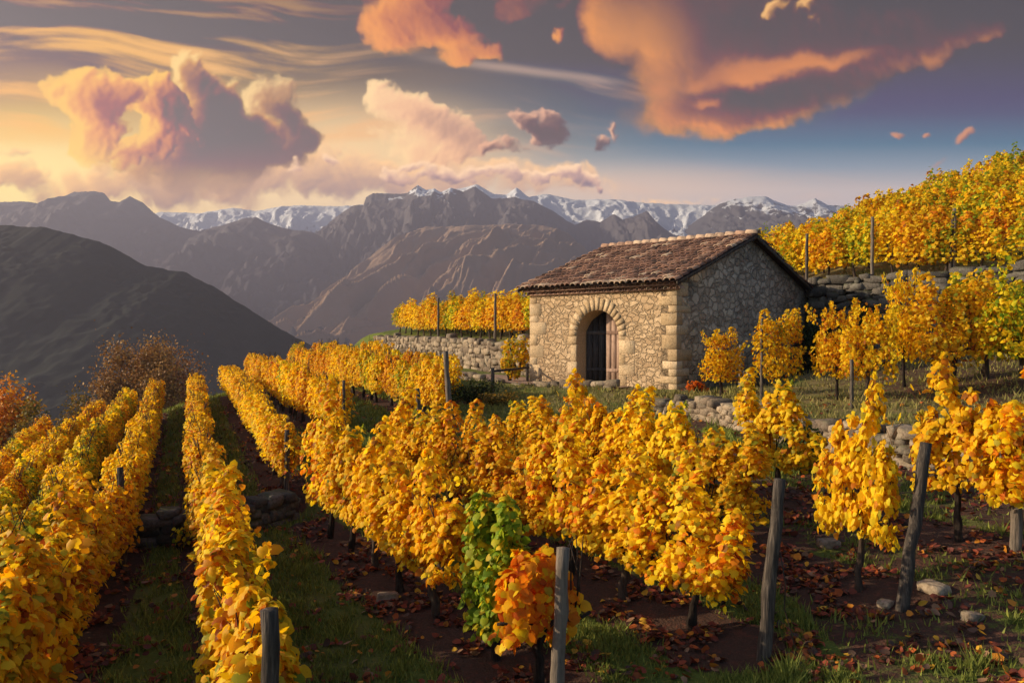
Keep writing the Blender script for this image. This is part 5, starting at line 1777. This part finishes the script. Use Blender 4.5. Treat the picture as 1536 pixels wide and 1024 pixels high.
def grass():
    rg = np.random.default_rng(51)
    x, y = scatter(420000, 4.0, 34.0, 0.66, rg)
    rd = row_distance(x, y)
    f = (x - HUT0[0]) * HX[0] + (y - HUT0[1]) * HX[1]; g = (x - HUT0[0]) * HY[0] + (y - HUT0[1]) * HY[1]
    bd = _bank_dist(x, y)
    patch = fbm(x / 0.9, y / 0.9, 3, .5, 91) + 0.6 * fbm(x / 0.25, y / 0.25, 2, .5, 92)
    lft = sstep(x, -2.0, -3.0)
    dens = sstep(rd, 0.38 - 0.12 * lft, 0.75 - 0.22 * lft) * sstep(patch, -0.45, 0.25)
    dens *= np.where((g > -1.3) & (g < 9) & (f < 7), 0.0, 1.0)
    dens *= np.where((bd > 0) & (x > 6.5), 0.30, 1.0)
    bare = 0.54 + 0.5 * fbm(x / 1.1, y / 1.1, 4, 0.6, 77)
    dens *= np.where((bd < 0) & (x > 3.0), 1 - 0.92 * sstep(bare, 0.38, 0.56), 1.0)
    dens *= 1 - 0.9 * ((np.abs(bd) < 0.35) & ((x > 4) | (x < -3.3)))
    k = rg.random(len(x)) < dens
    x, y = x[k], y[k]; n = len(x)
    z = ground_z(x, y)
    r = np.hypot(x, y)
    h = rg.uniform(0.045, 0.13, n) * (0.8 + 0.5 * sstep(patch[k], 0, .6)) * np.where(r > 14, 1.25, 1) * (1 + 1.3 * sstep(fbm(x / 0.35, y / 0.35, 2, .5, 97), 0.22, 0.5))
    w = rg.uniform(0.004, 0.008, n) * (0.7 + r / 8)
    an = rg.uniform(0, 2 * pi, n); la = rg.uniform(0, 2 * pi, n); ln = h * rg.uniform(0.1, 0.8, n)
    B = np.stack([x, y, z - 0.01], -1)
    S = np.stack([np.cos(an) * w, np.sin(an) * w, 0 * w], -1)
    T = B + np.stack([np.cos(la) * ln, np.sin(la) * ln, h], -1)
    V = np.stack([B - S, B + S, T], 1).reshape(-1, 3)
    F = np.arange(n * 3).reshape(-1, 3)
    mixd = sstep(x, -2.5, 1.5) * sstep(bd[k], -0.3, 0.3) * 0.8 + 0.15 * rg.random(n)
    g0 = np.array([0.10, 0.135, 0.020]); g1 = np.array([0.29, 0.31, 0.055]); dr = np.array([0.30, 0.235, 0.08])
    u = rg.random((n, 1))
    c = g0 + (g1 - g0) * u
    c = c + (dr * (0.6 + 0.6 * u) - c) * np.clip(mixd[:, None] * rg.uniform(.4, 1.3, (n, 1)), 0, 1)
    C = np.repeat(np.concatenate([c, np.ones((n, 1))], 1), 3, 0)
    me = np_mesh('grass', V, [F], [mat_attr('grass_blade', 'blade', .7, .3)], False, {'blade': ('FLOAT_COLOR', C)})
    tag(link('grass', me), 'short grass growing between the vine rows and on the terrace banks', 'grass', kind='stuff')


def fallen_leaves():
    rg = np.random.default_rng(52)
    x, y = scatter(120000, 3.6, 30.0, 0.66, rg)
    rd = row_distance(x, y)
    g = (x - HUT0[0]) * HY[0] + (y - HUT0[1]) * HY[1]
    bd = _bank_dist(x, y)
    dens = np.where(x > 2.5, 0.42, 0.12) + 0.9 * (1 - sstep(rd, 0.25, 0.9))
    dens *= sstep(fbm(x / 0.6, y / 0.6, 4, .55, 95), -0.12, 0.40) * 1.35
    dens *= np.where(g > 0, 0.3, 1.0) * np.where((bd > 0) & (x > -1), .3, 1.0)
    k = rg.random(len(x)) < dens
    x, y = x[k], y[k]; n = len(x)
    P = np.stack([x, y, ground_z(x, y) + rg.uniform(0.012, 0.05, n)], -1)
    N = np.array([0, 0, 1.0]) + rg.normal(0, 0.38, (n, 3)); N /= np.linalg.norm(N, axis=1, keepdims=True)
    a = rg.uniform(0, 2 * pi, n)
    Y = np.stack([np.cos(a), np.sin(a), 0 * a], -1); Y -= N * (Y * N).sum(1, keepdims=True); Y /= np.linalg.norm(Y, axis=1, keepdims=True)
    X = np.cross(Y, N)
    T, F = LEAF_MID
    s = rg.uniform(0.035, 0.11, n)
    cu = rg.uniform(-3.5, 3.0, n)
    V = P[:, None] + s[:, None, None] * (T[None, :, :1] * X[:, None] + (T[None, :, 1:2] - .5) * Y[:, None] + T[None, :, 2:] * cu[:, None, None] * N[:, None])
    cols = np.array([(0.22, 0.045, 0.022), (0.13, 0.035, 0.022), (0.36, 0.085, 0.020), (0.50, 0.19, 0.020), (0.09, 0.05, 0.035), (0.62, 0.34, 0.03), (0.26, 0.14, 0.075)])
    c = cols[rg.choice(7, n, p=[.26, .22, .16, .08, .14, .04, .10])] * rg.uniform(.7, 1.2, (n, 1))
    C = np.repeat(np.concatenate([c, np.ones((n, 1))], 1)[:, None], 7, 1).reshape(-1, 4)
    me = np_mesh('fallen_leaves', V.reshape(-1, 3), [(F[None] + (np.arange(n) * 7)[:, None, None]).reshape(-1, 3)], [mat_attr('fallen_leaf', 'blade', .6, .15)], False, {'blade': ('FLOAT_COLOR', C)})
    tag(link('fallen_leaves', me), 'fallen red and brown vine leaves littering the soil under the vines', 'fallen leaves', kind='stuff')


grass()
fallen_leaves()


def field_stones():
    rg = np.random.default_rng(53)
    me = []
    for k in range(4):
        v = rock(0.22, 0.17, 0.11, rg)
        me.append(np_mesh('field_stone', v, [_ICO_F], [M['walling']], True, {'tone': ('FLOAT', np.full(len(v), rg.random()))}))
    for i, (px, D) in enumerate(((1402, 8.3), (1330, 8.1), (1462, 7.6), (1245, 9.9), (640, 12.6), (1090, 9.4), (330, 10.4), (580, 9.6))):
        x, y = at_px(px, D)
        o = link('field_stone', me[i % 4], None, (x, y, gz(x, y) + 0.015), rg.uniform(0, 6), (rg.uniform(.6, 1.3),) * 3)
        tag(o, 'small rounded field stone half sunk in the soil between the vines', 'stone', 'field stones lying in the soil')


field_stones()
